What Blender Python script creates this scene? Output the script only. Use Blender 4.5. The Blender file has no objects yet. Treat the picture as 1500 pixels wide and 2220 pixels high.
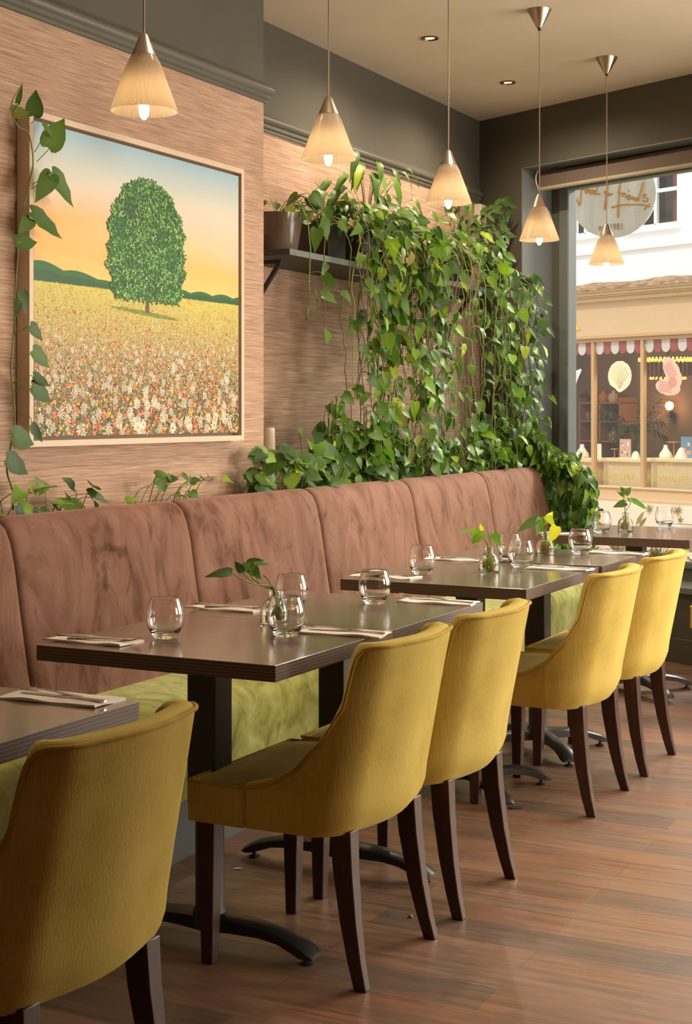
import bpy, math, random
import numpy as np
from mathutils import Vector, Matrix

# ------------------------------------------------------------------ camera, world, lights
H = 1.327                      # eye height
YAW = math.radians(26.87)
F = 3250.0                     # focal length for a 1500 px wide frame
HOR = 895.0
CS, SN = math.cos(YAW), math.sin(YAW)
scene = bpy.context.scene
COL = scene.collection
cam_d = bpy.data.cameras.new('camera'); cam = bpy.data.objects.new('camera', cam_d); COL.objects.link(cam)
cam.location = (0, 0, H); cam.rotation_euler = (math.pi/2, 0, YAW)
cam_d.sensor_width = 36; cam_d.lens = F/2220*36; cam_d.shift_y = -(1110-HOR)/2220
cam_d.clip_start = .05; cam_d.clip_end = 200
scene.camera = cam
vs = scene.view_settings
vs.view_transform = 'Standard'; vs.look = 'None'; vs.gamma = 1; vs.use_curve_mapping = False
vs.exposure = 0.0

world = bpy.data.worlds.new('sky'); scene.world = world; world.use_nodes = True
bg = world.node_tree.nodes['Background']; bg.inputs[0].default_value = (1.0, .955, .89, 1); bg.inputs[1].default_value = 1.35

# room constants
XC, XR = -3.10, -3.417          # chimney breast face, recess face
ZC = 3.112                      # ceiling
ZP = 2.609                      # foot of the picture rail
YC = 5.366                      # end of the chimney breast
C0 = Vector((XR, 8.553, 0))     # far left corner
_a = math.atan2(2540, 3250)     # window wall direction
_l, _d = math.sin(_a), -math.cos(_a)
WD = Vector((_l*CS - _d*SN, _l*SN + _d*CS, 0)); WN = Vector((-WD.y, WD.x, 0))   # along the wall, outwards
def W(t, s, z): p = C0 + WD*t + WN*s; return (p.x, p.y, z)

def lamp(name, kind, loc, energy, color, size=.1, rot=(0,0,0), parent=None, **kw):
    d = bpy.data.lights.new(name, kind); d.energy = energy; d.color = color
    if kind == 'AREA':
        d.shape = 'RECTANGLE'; d.size = size[0]; d.size_y = size[1]
    elif kind == 'SUN': d.angle = size
    else: d.shadow_soft_size = size
    for k, v in kw.items(): setattr(d, k, v)
    o = bpy.data.objects.new(name, d); COL.objects.link(o); o.location = loc; o.rotation_euler = rot
    if parent: o.parent = parent
    return o

WIN_T0, WIN_T1, WIN_Z0, WIN_Z1 = .367, 6.1, .40, 2.776
# portals: guide the sky's light through the shop front
def portal(t0, t1, z0, z1, s, energy=10, portal=True, color=(1,1,1)):
    o = lamp('daylight_portal', 'AREA', W((t0+t1)/2, s, (z0+z1)/2), energy, color, (t1-t0, z1-z0))
    d = (-WN).to_track_quat('-Z', 'Y'); o.rotation_euler = d.to_euler()
    o.data.cycles.is_portal = portal
    return o
portal(WIN_T0, 3.3, WIN_Z0, WIN_Z1, .33)
# area lamp added outside the unseen second pane, standing in for daylight
dl = lamp('added_daylight_second_pane', 'AREA', W(4.72, .40, 1.62), 170, (1.0, .90, .77), (2.6, 2.2)); dl.rotation_euler = (-WN).to_track_quat('-Z', 'Y').to_euler()
dr = lamp('added_daylight_side', 'AREA', (2.95, 5.0, 1.5), 185, (1.0, .90, .77), (1.2, 1.9)); dr.rotation_euler = Vector((-1, 0, 0)).to_track_quat('-Z', 'Z').to_euler()  # lamp added outside the side window to light the chairs
# area lamp added high over the street, standing in for sky light
sk = lamp('added_sky_lamp', 'AREA', W(2.2, 4.3, 4.75), 700, (1.0, .93, .82), (4.5, 1.0)); sk.rotation_euler = (Vector(W(2.2, -2.0, .9))-Vector(W(2.2, 4.3, 4.75))).to_track_quat('-Z', 'Y').to_euler()
# low sun over our own roof onto the houses across the street
sd = Vector((.05, .75, -.66)).to_track_quat('-Z', 'Y')
lamp('sun', 'SUN', (0, 0, 12), 1.3, (1.0, .93, .82), math.radians(4), sd.to_euler())

# ------------------------------------------------------------------ pixel helpers (measuring the photo)
def PX(px, py, d):
    lat = (px-750)/F*d
    return Vector((lat*CS - d*SN, lat*SN + d*CS, H-(py-HOR)/F*d))
def onz(px, py, z): return PX(px, py, (H-z)*F/(py-HOR))
def onX(px, py, X): return PX(px, py, X/((px-750)/F*CS - SN))
def onY(px, py, Y): return PX(px, py, Y/((px-750)/F*SN + CS))
def onW(px, py, s):
    r = PX(px, py, 1.0); dirv = r - Vector((0, 0, H))
    c = C0 + WN*s; c.z = 0
    k = c.dot(WN)/(Vector((dirv.x, dirv.y, 0)).dot(WN))
    p = Vector((0, 0, H)) + dirv*k
    return (p - C0).dot(WD), p.z          # t, z
# ------------------------------------------------------------------ mesh helpers
class MB:
    def __init__(s): s.v = []; s.f = []; s.m = []; s.c = []; s.cur = 0; s.col = None
    def add(s, vs_, fs_, col=None):
        n = len(s.v); s.v += [tuple(p) for p in vs_]
        for f in fs_: s.f.append(tuple(i+n for i in f)); s.m.append(s.cur)
        if col is not None or s.col is not None:
            c = col if col is not None else s.col
            s.c += [c]*len(vs_)
        return s
    def box(s, x0, x1, y0, y1, z0, z1, fn=None, col=None):
        v = [(x, y, z) for z in (z0, z1) for y in (y0, y1) for x in (x0, x1)]
        if fn: v = [fn(*p) for p in v]
        return s.add(v, [(0,2,3,1), (4,5,7,6), (0,1,5,4), (2,6,7,3), (0,4,6,2), (1,3,7,5)], col)
    def lathe(s, prof, seg=32, c=(0,0,0), rib=None, caps=(False, False), close=False):
        vs_ = []; n = len(prof)
        for r, z in prof:
            for k in range(seg):
                a = 2*math.pi*k/seg
                rr = r*(1+(rib(k, z) if rib else 0))
                vs_.append((c[0]+rr*math.cos(a), c[1]+rr*math.sin(a), c[2]+z))
        fs_ = [(i*seg+k, i*seg+(k+1) % seg, (i+1)*seg+(k+1) % seg, (i+1)*seg+k) for i in range(n-1) for k in range(seg)]
        if close: fs_ += [((n-1)*seg+k, (n-1)*seg+(k+1) % seg, (k+1) % seg, k) for k in range(seg)]
        if caps[0]: fs_.append(tuple(reversed(range(seg))))
        if caps[1]: fs_.append(tuple((n-1)*seg+k for k in range(seg)))
        return s.add(vs_, fs_)
    def tube(s, pts, r, seg=8, col=None, caps=True):
        pts = [Vector(p) for p in pts]; n = len(pts); vs_ = []
        rs = r if hasattr(r, '__len__') else [r]*n
        up = Vector((0, 0, 1)); prev = None
        for i, p in enumerate(pts):
            t = (pts[min(i+1, n-1)] - pts[max(i-1, 0)])
            t = t.normalized() if t.length > 1e-9 else Vector((0, 0, 1))
            if prev is None:
                a = t.cross(up if abs(t.z) < .9 else Vector((1, 0, 0))).normalized()
            else:
                a = (prev - t*prev.dot(t)); a = a.normalized() if a.length > 1e-6 else t.orthogonal().normalized()
            prev = a; b = t.cross(a)
            for k in range(seg):
                th = 2*math.pi*k/seg
                vs_.append(p + a*(rs[i]*math.cos(th)) + b*(rs[i]*math.sin(th)))
        fs_ = [(i*seg+k, i*seg+(k+1) % seg, (i+1)*seg+(k+1) % seg, (i+1)*seg+k) for i in range(n-1) for k in range(seg)]
        if caps: fs_ += [tuple(reversed(range(seg))), tuple((n-1)*seg+k for k in range(seg))]
        return s.add(vs_, fs_, col)
    def prism(s, poly, fn, a, b, col=None):      # poly of 2-D points, fn(u, v, w) -> 3-D
        n = len(poly)
        vs_ = [fn(u, v, a) for u, v in poly] + [fn(u, v, b) for u, v in poly]
        fs_ = [tuple(range(n))[::-1], tuple(range(n, 2*n))] + [(i, (i+1) % n, n+(i+1) % n, n+i) for i in range(n)]
        return s.add(vs_, fs_, col)
    def grid(s, rows, closed_u=False, col=None):
        n = len(rows[0]); vs_ = [p for r in rows for p in r]
        m = n if closed_u else n-1
        fs_ = [(i*n+k, i*n+(k+1) % n, (i+1)*n+(k+1) % n, (i+1)*n+k) for i in range(len(rows)-1) for k in range(m)]
        return s.add(vs_, fs_, col)
    def build(s, name, mats, parent=None, smooth=False, bevel=None, subd=0, angle=40, recalc=True):
        me = bpy.data.meshes.new(name); me.from_pydata(s.v, [], s.f)
        for m in (mats if isinstance(mats, (list, tuple)) else [mats]): me.materials.append(m)
        if len(set(s.m)) > 1: me.polygons.foreach_set('material_index', s.m)
        if s.c and len(s.c) == len(s.v):
            at = me.color_attributes.new('pigment', 'FLOAT_COLOR', 'POINT')
            at.data.foreach_set('color', [x for c in s.c for x in (tuple(c)+(1,))[:4]])
        if recalc:
            import bmesh
            bm = bmesh.new(); bm.from_mesh(me); bmesh.ops.recalc_face_normals(bm, faces=bm.faces); bm.to_mesh(me); bm.free()
        if smooth:
            me.polygons.foreach_set('use_smooth', [True]*len(me.polygons))
            if angle and not subd: me.set_sharp_from_angle(angle=math.radians(angle))
        me.update()
        o = bpy.data.objects.new(name, me); COL.objects.link(o)
        if parent: o.parent = parent
        if bevel:
            b = o.modifiers.new('bevel', 'BEVEL'); b.width = bevel[0]; b.segments = bevel[1]; b.limit_method = 'ANGLE'; b.angle_limit = math.radians(40)
        if subd:
            u = o.modifiers.new('subd', 'SUBSURF'); u.levels = subd; u.render_levels = subd
        return o
def tag(o, label, cat, group=None, kind=None):
    if kind: o['kind'] = kind
    if label: o['label'] = label
    if cat: o['category'] = cat
    if group: o['group'] = group
    return o
def struct(o): o['kind'] = 'structure'; return o
def thing(name, loc, label, cat, group=None, rz=0):
    o = bpy.data.objects.new(name, None); COL.objects.link(o); o.location = loc; o.rotation_euler = (0, 0, rz)
    o.empty_display_size = .1
    return tag(o, label, cat, group)
def kids(o): return [c for c in bpy.data.objects if c.parent == o]
def copy_tree(o, parent=None):
    ch = kids(o)
    c = o.copy(); COL.objects.link(c)
    if parent: c.parent = parent
    for k in ch: copy_tree(k, c)
    return c
def dup(proto, loc, rz=0, label=None, group=None, cat=None):
    c = copy_tree(proto); c.location = loc; c.rotation_euler = (0, 0, rz)
    if label: c['label'] = label
    if group: c['group'] = group
    return c
used = {}
def inst(maker, key, loc, rz, label, group=None, cat=None):
    if key in used: return dup(used[key], loc, rz, label, group)
    o = maker(); used[key] = o; o.location = loc; o.rotation_euler = (0, 0, rz); tag(o, label, cat, group)
    return o
def spline(pts, n):
    pts = [Vector(p) for p in pts]; out = []
    m = len(pts)-1
    for i in range(n):
        u = i/(n-1)*m; k = min(int(u), m-1); t = u-k
        p0, p1, p2, p3 = pts[max(k-1, 0)], pts[k], pts[k+1], pts[min(k+2, m)]
        out.append(.5*((2*p1) + (p2-p0)*t + (2*p0-5*p1+4*p2-p3)*t*t + (3*p1-p0-3*p2+p3)*t**3))
    return out
def interp(x, xs, ys): return float(np.interp(x, xs, ys))

# ------------------------------------------------------------------ materials
def mat(name, col=(.5,.5,.5), rough=.6, metal=0, **kw):
    m = bpy.data.materials.new(name); m.use_nodes = True
    b = m.node_tree.nodes['Principled BSDF']
    b.inputs['Base Color'].default_value = (*col, 1); b.inputs['Roughness'].default_value = rough; b.inputs['Metallic'].default_value = metal
    for k, v in kw.items(): b.inputs[k.replace('_', ' ')].default_value = v
    return m
class NT:
    def __init__(s, m): s.m = m; s.t = m.node_tree; s.n = s.t.nodes; s.b = s.n.get('Principled BSDF')
    def new(s, typ, **kw):
        n = s.n.new(typ)
        for k, v in kw.items():
            if hasattr(n, k): setattr(n, k, v)
            else: n.inputs[k.replace('_', ' ')].default_value = v
        return n
    def link(s, a, b): s.t.links.new(a, b)
    def coord(s, scale=(1,1,1), kind='Object', rot=(0,0,0)):
        tc = s.new('ShaderNodeTexCoord'); mp = s.new('ShaderNodeMapping'); mp.inputs['Scale'].default_value = scale; mp.inputs['Rotation'].default_value = rot
        s.link(tc.outputs[kind], mp.inputs[0]); return mp.outputs[0]
    def noise(s, vec, scale=5, detail=3, rough=.5, dist=0):
        n = s.new('ShaderNodeTexNoise'); n.inputs['Scale'].default_value = scale; n.inputs['Detail'].default_value = detail
        n.inputs['Roughness'].default_value = rough; n.inputs['Distortion'].default_value = dist
        s.link(vec, n.inputs['Vector']); return n.outputs[0]
    def ramp(s, fac, stops, interp_='LINEAR'):
        r = s.new('ShaderNodeValToRGB'); e = r.color_ramp.elements; r.color_ramp.interpolation = interp_
        while len(e) < len(stops): e.new(.5)
        for i, (p, c) in enumerate(stops): e[i].position = p; e[i].color = (*c, 1) if len(c) == 3 else c
        s.link(fac, r.inputs[0]); return r.outputs[0]
    def mix(s, a, b, fac=.5, mode='MIX'):
        n = s.new('ShaderNodeMix', data_type='RGBA', blend_type=mode)
        for i, v in ((6, a), (7, b), (0, fac)):
            if hasattr(v, 'default_value') or hasattr(v, 'is_linked'): s.link(v, n.inputs[i])
            elif i == 0: n.inputs[0].default_value = v
            else: n.inputs[i].default_value = (*v, 1)
        return n.outputs[2]
    def bump(s, h, strength=.3, dist=.01):
        n = s.new('ShaderNodeBump'); n.inputs['Strength'].default_value = strength; n.inputs['Distance'].default_value = dist
        s.link(h, n.inputs['Height']); s.link(n.outputs[0], s.b.inputs['Normal']); return n
    def base(s, c): s.link(c, s.b.inputs['Base Color'])

def g3(v): return (v, v, v)
def srgb(r, g, b):
    f = lambda c: (c/255/12.92 if c/255 <= .04045 else ((c/255+.055)/1.055)**2.4)
    return (f(r), f(g), f(b))

# painted dark green-grey upper walls and joinery
M_dark = mat('dark_wall_paint', (.09, .085, .067), .75)
t = NT(M_dark); n = t.noise(t.coord(), 3, 4); t.base(t.ramp(n, [(.3, (.084, .078, .060)), (.7, (.098, .090, .070))]))
M_trim = mat('dark_gloss_paint', (.115, .112, .09), .45)
M_reveal = mat('grey_green_paint', (.165, .185, .19), .5)
M_ceil = mat('ceiling_paint', (.66, .56, .45), .85)
t = NT(M_ceil); n = t.noise(t.coord(), 1.6, 5, .6); t.base(t.ramp(n, [(.3, (.62, .53, .425)), (.7, (.69, .595, .485))])); t.bump(t.noise(t.coord(), 40, 3), .1, .005)
# woven grasscloth wallpaper, horizontal threads
M_paper = mat('grasscloth_wallpaper', (.5, .33, .24), .8)
t = NT(M_paper)
n1 = t.noise(t.coord((1, 6, 520)), 1, 3, .6); n2 = t.noise(t.coord((1, 2.5, 190)), 1, 2, .6); n3 = t.noise(t.coord((1, .8, 1.2)), 1.5, 3)
c1 = t.ramp(n1, [(.26, (.22, .125, .085)), (.42, (.44, .28, .20)), (.56, (.60, .40, .29)), (.75, (.82, .60, .46))])
c2 = t.ramp(n2, [(.3, (.72, .68, .66)), (.6, (1, 1, 1))])
c = t.mix(c1, c2, .75, 'MULTIPLY'); c = t.mix(c, t.ramp(n3, [(.3, (.92, .9, .88)), (.7, (1.06, 1.05, 1.02))]), .6, 'MULTIPLY')
t.base(c); t.bump(n1, .35, .004)
# floor: long worn planks running across the room
M_floor = mat('worn_plank_floor', (.2, .12, .08), .42)
t = NT(M_floor)
br = t.new('ShaderNodeTexBrick', offset=.37, squash=1.0)
br.inputs['Scale'].default_value = 1; br.inputs['Brick Width'].default_value = 1.25; br.inputs['Row Height'].default_value = .135
br.inputs['Mortar Size'].default_value = .0014; br.inputs['Mortar Smooth'].default_value = .3; br.inputs['Bias'].default_value = 0
br.inputs['Color1'].default_value = (.0, 0, 0, 1); br.inputs['Color2'].default_value = (1, 1, 1, 1); br.inputs['Mortar'].default_value = (.5, .5, .5, 1)
t.link(t.coord(), br.inputs[0])
pl = t.ramp(br.outputs['Color'], [(0, (.215, .108, .062)), (.5, (.25, .14, .088)), (1, (.145, .092, .064))])
gr = t.noise(t.coord((1.6, 28, 1)), 1.6, 6, .68, .6); gr2 = t.noise(t.coord((.9, 2.6, 1)), 2.2, 4, .6, .8)
gc = t.ramp(gr, [(.28, (.45, .40, .36)), (.5, (.92, .9, .88)), (.72, (1.35, 1.28, 1.2))])
c = t.mix(pl, gc, .85, 'MULTIPLY'); c = t.mix(c, t.ramp(gr2, [(.32, (.62, .62, .62)), (.5, (1, 1, 1)), (.72, (1.22, 1.05, .92))]), .8, 'MULTIPLY')
sc = t.noise(t.coord((3, 30, 1), rot=(0, 0, .5)), 3.5, 2, .5, 1.5)
c = t.mix(c, t.mix(c, (.42, .30, .22), .35), t.ramp(sc, [(.70, g3(0)), (.76, g3(1))]))
c = t.mix(c, (.075, .042, .028), t.ramp(br.outputs['Fac'], [(0, g3(0)), (1, g3(.75))]))
t.base(c)
t.link(t.ramp(gr2, [(.3, g3(.5)), (.7, g3(.34))]), t.b.inputs['Roughness'])
t.bump(gr, .12, .003)
# table laminate
def wood(name, a, b, rough, sc=(18, 1.5, 18), spec=.5):
    m = mat(name, a, rough); t = NT(m); t.b.inputs['Specular IOR Level'].default_value = spec
    n = t.noise(t.coord(sc), 3, 5, .65, .4); t.base(t.ramp(n, [(.3, a), (.7, b)])); return m
M_top = wood('taupe_wood_laminate', (.13, .092, .066), (.185, .132, .098), .24, (3.0, 60, 60), .6); NT(M_top).b.inputs['Coat Weight'].default_value = .7; NT(M_top).b.inputs['Coat Roughness'].default_value = .13
M_edge = mat('striped_laminate_edge', (.1, .06, .05), .5)
t = NT(M_edge); wv = t.new('ShaderNodeTexWave', wave_type='BANDS', bands_direction='Z'); wv.inputs['Scale'].default_value = 42; wv.inputs['Distortion'].default_value = .6
t.link(t.coord((.2, .2, 1)), wv.inputs[0]); t.base(t.ramp(wv.outputs['Color'], [(.35, (.085, .055, .04)), (.75, (.165, .115, .09))]))
M_leg = wood('dark_stained_leg_wood', (.045, .019, .013), (.075, .031, .021), .4, (30, 30, 2))
M_black = mat('black_painted_metal', (.045, .038, .034), .45, 0)
M_iron = mat('worn_cast_iron', (.06, .055, .052), .32, .5)
t = NT(M_iron); n = t.noise(t.coord(), 9, 4, .6); t.base(t.ramp(n, [(.62, (.05, .045, .042)), (.78, (.17, .085, .05))]))
# mustard ribbed velvet
def velvet(name, a, b, c_, scale, stretch, bumpd, sheen=.6, dist=.3):
    m = mat(name, a, .85); t = NT(m); t.b.inputs['Sheen Weight'].default_value = sheen; t.b.inputs['Sheen Roughness'].default_value = .4
    t.b.inputs['Sheen Tint'].default_value = (*[min(1, x*2.2+.1) for x in b], 1); t.b.inputs['Specular IOR Level'].default_value = .15
    n = t.noise(t.coord(), scale, 4, .6, dist); r = t.noise(t.coord(stretch), 1, 2, .6)
    col = t.ramp(n, [(.3, c_), (.48, a), (.7, b)])
    col = t.mix(col, t.ramp(r, [(.3, g3(.84)), (.7, g3(1.12))]), .6, 'MULTIPLY'); t.base(col)
    t.bump(r, bumpd, .003); return m
M_mustard = velvet('mustard_ribbed_velvet', (.53, .385, .085), (.60, .45, .12), (.45, .31, .06), 5, (420, 420, 5), .3, .35)
M_mpip = velvet('mustard_piping_velvet', (.42, .28, .06), (.50, .34, .08), (.33, .21, .045), 9, (60, 60, 60), .4, .3)
# brown crushed velvet with nap marks
M_brown = mat('brown_crushed_velvet', (.23, .11, .075), .8)
t = NT(M_brown); t.b.inputs['Sheen Weight'].default_value = .35; t.b.inputs['Sheen Roughness'].default_value = .35; t.b.inputs['Sheen Tint'].default_value = (.8, .5, .38, 1); t.b.inputs['Specular IOR Level'].default_value = .12
v = t.coord((1, 1.5, .8)); a1 = t.noise(v, 3.4, 5, .62, 1.6); a2 = t.noise(t.coord((1, 1.7, 1)), 4.2, 4, .62, 1.4)
c = t.ramp(a1, [(.33, (.11, .05, .033)), (.44, (.19, .095, .066)), (.58, (.235, .124, .09)), (.8, (.27, .15, .11))])
c2 = t.ramp(a2, [(.30, (.40, .36, .34)), (.39, (1, 1, 1)), (.62, (1, 1, 1)), (.70, (.75, .72, .70))])
t.base(t.mix(c, c2, .8, 'MULTIPLY')); t.bump(a2, .15, .004)
M_green = mat('green_crushed_velvet', (.28, .30, .07), .75)
t = NT(M_green); t.b.inputs['Sheen Weight'].default_value = .5; t.b.inputs['Sheen Roughness'].default_value = .35; t.b.inputs['Sheen Tint'].default_value = (.75, .8, .5, 1); t.b.inputs['Specular IOR Level'].default_value = .12
a1 = t.noise(t.coord((1.5, 1.5, 1)), 4.5, 5, .6, 2.0)
t.base(t.ramp(a1, [(.3, (.18, .19, .045)), (.45, (.30, .30, .075)), (.6, (.40, .40, .13)), (.75, (.52, .53, .25))])); t.bump(a1, .2, .004)
M_plinth = mat('bench_plinth_paint', (.10, .105, .10), .55)
M_seatpad = velvet('olive_seat_velvet', (.27, .20, .055), (.33, .25, .075), (.22, .16, .045), 6, (30, 60, 30), .3, .3)
M_frame = mat('pale_wood_frame', (.72, .57, .43), .55)
M_steel = mat('brushed_nickel', (.50, .43, .36), .32, 1)
M_cut = mat('worn_cutlery_steel', (.50, .47, .44), .24, 1)
M_cord = mat('braided_cord', (.34, .25, .19), .8)
M_nap = mat('paper_napkin', (.86, .80, .74), .9)
M_cream = mat('cream_wax', (.85, .76, .6), .5)
NT(M_cream).b.inputs['Subsurface Weight'].default_value = .2
M_soil = mat('potting_soil', (.05, .035, .025), .95)
M_glaze = mat('brown_glazed_pot', (.16, .115, .085), .18)
M_bpot = mat('black_planter', (.035, .028, .025), .4)
M_shelf = mat('dark_shelf_wood', (.045, .042, .04), .5)
M_shelfe = mat('grey_shelf_edge_paint', (.17, .19, .18), .5)
M_blind = mat('grey_blind_fabric', (.16, .12, .10), .85)
M_blindb = mat('blind_bottom_rail', (.40, .36, .26), .6)
M_glass = mat('clear_glass', (1, 1, 1), .0); NT(M_glass).b.inputs['Transmission Weight'].default_value = 1; NT(M_glass).b.inputs['IOR'].default_value = 1.46
M_gglass = mat('greenish_vase_glass', (.93, .97, .9), .02); NT(M_gglass).b.inputs['Transmission Weight'].default_value = 1; NT(M_gglass).b.inputs['IOR'].default_value = 1.42
M_root = mat('pale_roots', (.42, .30, .09), .8)
M_water = mat('water', (1, 1, 1), 0); NT(M_water).b.inputs['Transmission Weight'].default_value = 1; NT(M_water).b.inputs['IOR'].default_value = 1.33
def thin_glass(name, tint=(1,1,1), gloss=.06):
    m = bpy.data.materials.new(name); m.use_nodes = True; t = NT(m); t.n.remove(t.b)
    tr = t.new('ShaderNodeBsdfTransparent'); tr.inputs[0].default_value = (*tint, 1)
    gl = t.new('ShaderNodeBsdfGlossy'); gl.inputs['Roughness'].default_value = .02
    mx = t.new('ShaderNodeMixShader'); mx.inputs[0].default_value = gloss
    t.link(tr.outputs[0], mx.inputs[1]); t.link(gl.outputs[0], mx.inputs[2]); t.link(mx.outputs[0], t.n['Material Output'].inputs[0]); return m
M_pane = thin_glass('window_glass', (.97, .98, .97), .03)
M_spane = thin_glass('shop_window_glass', (.96, .96, .96), .035)
# frosted film: scatters the daylight, plus the printed plants' own pigment
def film_mat(name, attr=True, col=(.8,.74,.66)):
    m = bpy.data.materials.new(name); m.use_nodes = True; t = NT(m); t.n.remove(t.b)
    tl = t.new('ShaderNodeBsdfTranslucent'); df = t.new('ShaderNodeBsdfDiffuse')
    if attr:
        a = t.new('ShaderNodeAttribute', attribute_name='pigment'); t.link(a.outputs['Color'], tl.inputs[0]); t.link(a.outputs['Color'], df.inputs[0])
    else:
        tl.inputs[0].default_value = (*col, 1); df.inputs[0].default_value = (*col, 1)
    mx = t.new('ShaderNodeMixShader'); mx.inputs[0].default_value = .3
    t.link(tl.outputs[0], mx.inputs[1]); t.link(df.outputs[0], mx.inputs[2]); t.link(mx.outputs[0], t.n['Material Output'].inputs[0]); return m
M_film = film_mat('frosted_film')
def pigment(name, rough=.6, sheen=0):
    m = mat(name, (.5,.5,.5), rough); t = NT(m); a = t.new('ShaderNodeAttribute', attribute_name='pigment'); t.base(a.outputs['Color']); return m
M_paint = pigment('oil_paint', .55)
M_pig = pigment('coloured_object', .6)
# leaves: pigment attribute + translucency
M_leaf = pigment('pothos_leaf', .42); t = NT(M_leaf); t.b.inputs['Specular IOR Level'].default_value = .32
a = t.n['Attribute'] if 'Attribute' in t.n else [q for q in t.n if q.type == 'ATTRIBUTE'][0]
tl = t.new('ShaderNodeBsdfTranslucent'); mm = t.mix(a.outputs['Color'], (1.0, 1.0, .35), .35, 'MIX'); mm2 = t.mix(a.outputs['Color'], (1.7, 1.9, 1.0), 1, 'MULTIPLY'); t.link(mm2, tl.inputs[0])
mx = t.new('ShaderNodeMixShader'); mx.inputs[0].default_value = .22
t.link(t.b.outputs[0], mx.inputs[1]); t.link(tl.outputs[0], mx.inputs[2]); t.link(mx.outputs[0], t.n['Material Output'].inputs[0])
M_stem = pigment('plant_stem', .5)
def emis(name, col, st):
    m = bpy.data.materials.new(name); m.use_nodes = True; t = NT(m); t.b.inputs['Base Color'].default_value = (*col, 1)
    t.b.inputs['Emission Color'].default_value = (*col, 1); t.b.inputs['Emission Strength'].default_value = st; return m
M_bulb = emis('lit_bulb', (1, .78, .46), 28)
M_spot = emis('lit_spot', (1, .62, .28), 3)
# ribbed prismatic shade
M_shade = bpy.data.materials.new('ribbed_prismatic_shade'); M_shade.use_nodes = True; t = NT(M_shade)
t.b.inputs['Base Color'].default_value = (.56, .49, .42, 1); t.b.inputs['Roughness'].default_value = .2; t.b.inputs['Specular IOR Level'].default_value = .7
tr = t.new('ShaderNodeBsdfTransparent'); tr.inputs[0].default_value = (.95, .86, .74, 1)
tl = t.new('ShaderNodeBsdfTranslucent'); tl.inputs[0].default_value = (.86, .76, .63, 1)
m1 = t.new('ShaderNodeMixShader'); m1.inputs[0].default_value = .62; m2 = t.new('ShaderNodeMixShader'); m2.inputs[0].default_value = .015
t.link(t.b.outputs[0], m1.inputs[1]); t.link(tl.outputs[0], m1.inputs[2]); t.link(m1.outputs[0], m2.inputs[1]); t.link(tr.outputs[0], m2.inputs[2]); t.link(m2.outputs[0], t.n['Material Output'].inputs[0])
# ------------------------------------------------------------------ structure
YB, XW = -2.6, 2.6          # wall behind the camera, wall on the right
def winpt(X): # window wall's inner face at room X
    t = (X - C0.x)/WD.x; return C0 + WD*t
b = MB(); b.box(XR-.3, XW+.3, YB-.3, 9.4, -.06, 0)
struct(b.build('floor', M_floor))
b = MB(); b.add([(XR-.3, YB-.2, ZC), (XW+.2, YB-.2, ZC), (*winpt(XW+.2)[:2], ZC), (*(C0+WN*.02)[:2], ZC), (XR-.3, C0.y+.1, ZC)], [(0,1,2,3,4)])
b.add([(p[0], p[1], ZC+.15) for p in b.v], [(0,1,2,3,4)])
struct(b.build('ceiling', M_ceil, recalc=False))
# left wall: chimney breast in front, recess beyond it; paper below the rail, dark paint above
b = MB()
b.box(XR-.2, XC, YB-.2, YC, 0, ZP); b.box(XR-.2, XR, YC, C0.y+.1, 0, ZP)
b.cur = 1
b.box(XR-.2, XC, YB-.2, YC, ZP, ZC+.1); b.box(XR-.2, XR, YC, C0.y+.1, ZP, ZC+.1)
struct(b.build('wall_left', [M_paper, M_dark], recalc=False))
# picture rails
prof = [(0, 0), (.012, 0), (.012, .012), (.02, .018), (.02, .032), (.028, .038), (.034, .046), (.034, .056), (.03, .064), (.018, .07), (.012, .082), (0, .09)]
def rail(name, x, y0, y1):
    b = MB(); n = len(prof)
    b.prism(prof, lambda u, v, w: (x+u, (w if w != YC else YC+(u if x == XC else 0)), ZP+v-.004), y0, y1)
    struct(b.build(name, M_trim, smooth=True, angle=50))
rail('trim_1', XC, YB, YC); rail('trim_2', XR, YC, C0.y-.02)
b = MB(); b.prism(prof, lambda u, v, w: (w if w != XC else XC+u, YC+u, ZP+v-.004), XR, XC); struct(b.build('trim_3', M_trim, smooth=True, angle=50))
# wall behind the camera and on the right
b = MB(); b.box(XR-.2, XW+.2, YB-.2, YB, 0, ZC+.1); struct(b.build('wall_back', M_paper))
b = MB(); RY0, RY1, RZ0, RZ1 = 4.35, 5.55, .5, 2.45
b.box(.55, XW+.2, YB-.2, 3.8, 0, ZC+.1); b.box(XW, XW+.2, 3.8, RY0, 0, ZC+.1); b.box(XW, XW+.2, RY1, 5.9, 0, ZC+.1); b.box(XW, XW+.2, RY0, RY1, 0, RZ0); b.box(XW, XW+.2, RY0, RY1, RZ1, ZC+.1)  # first box is an unseen block added to shade the nearest chair
struct(b.build('wall_right_with_shade_block', M_paper))
win2 = bpy.data.objects.new('added_window_2', None); COL.objects.link(win2); struct(win2)  # unseen window added to bring side daylight onto the chairs
b = MB(); f_ = .06
for y0, y1, z0, z1 in ((RY0, RY0+f_, RZ0, RZ1), (RY1-f_, RY1, RZ0, RZ1), (RY0, RY1, RZ0, RZ0+f_), (RY0, RY1, RZ1-f_, RZ1)): b.box(XW+.10, XW+.16, y0, y1, z0, z1)
b.build('outer_frame', M_trim, win2); b = MB(); b.box(XW+.128, XW+.132, RY0+.05, RY1-.05, RZ0+.05, RZ1-.05); b.build('pane', M_pane, win2)
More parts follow.
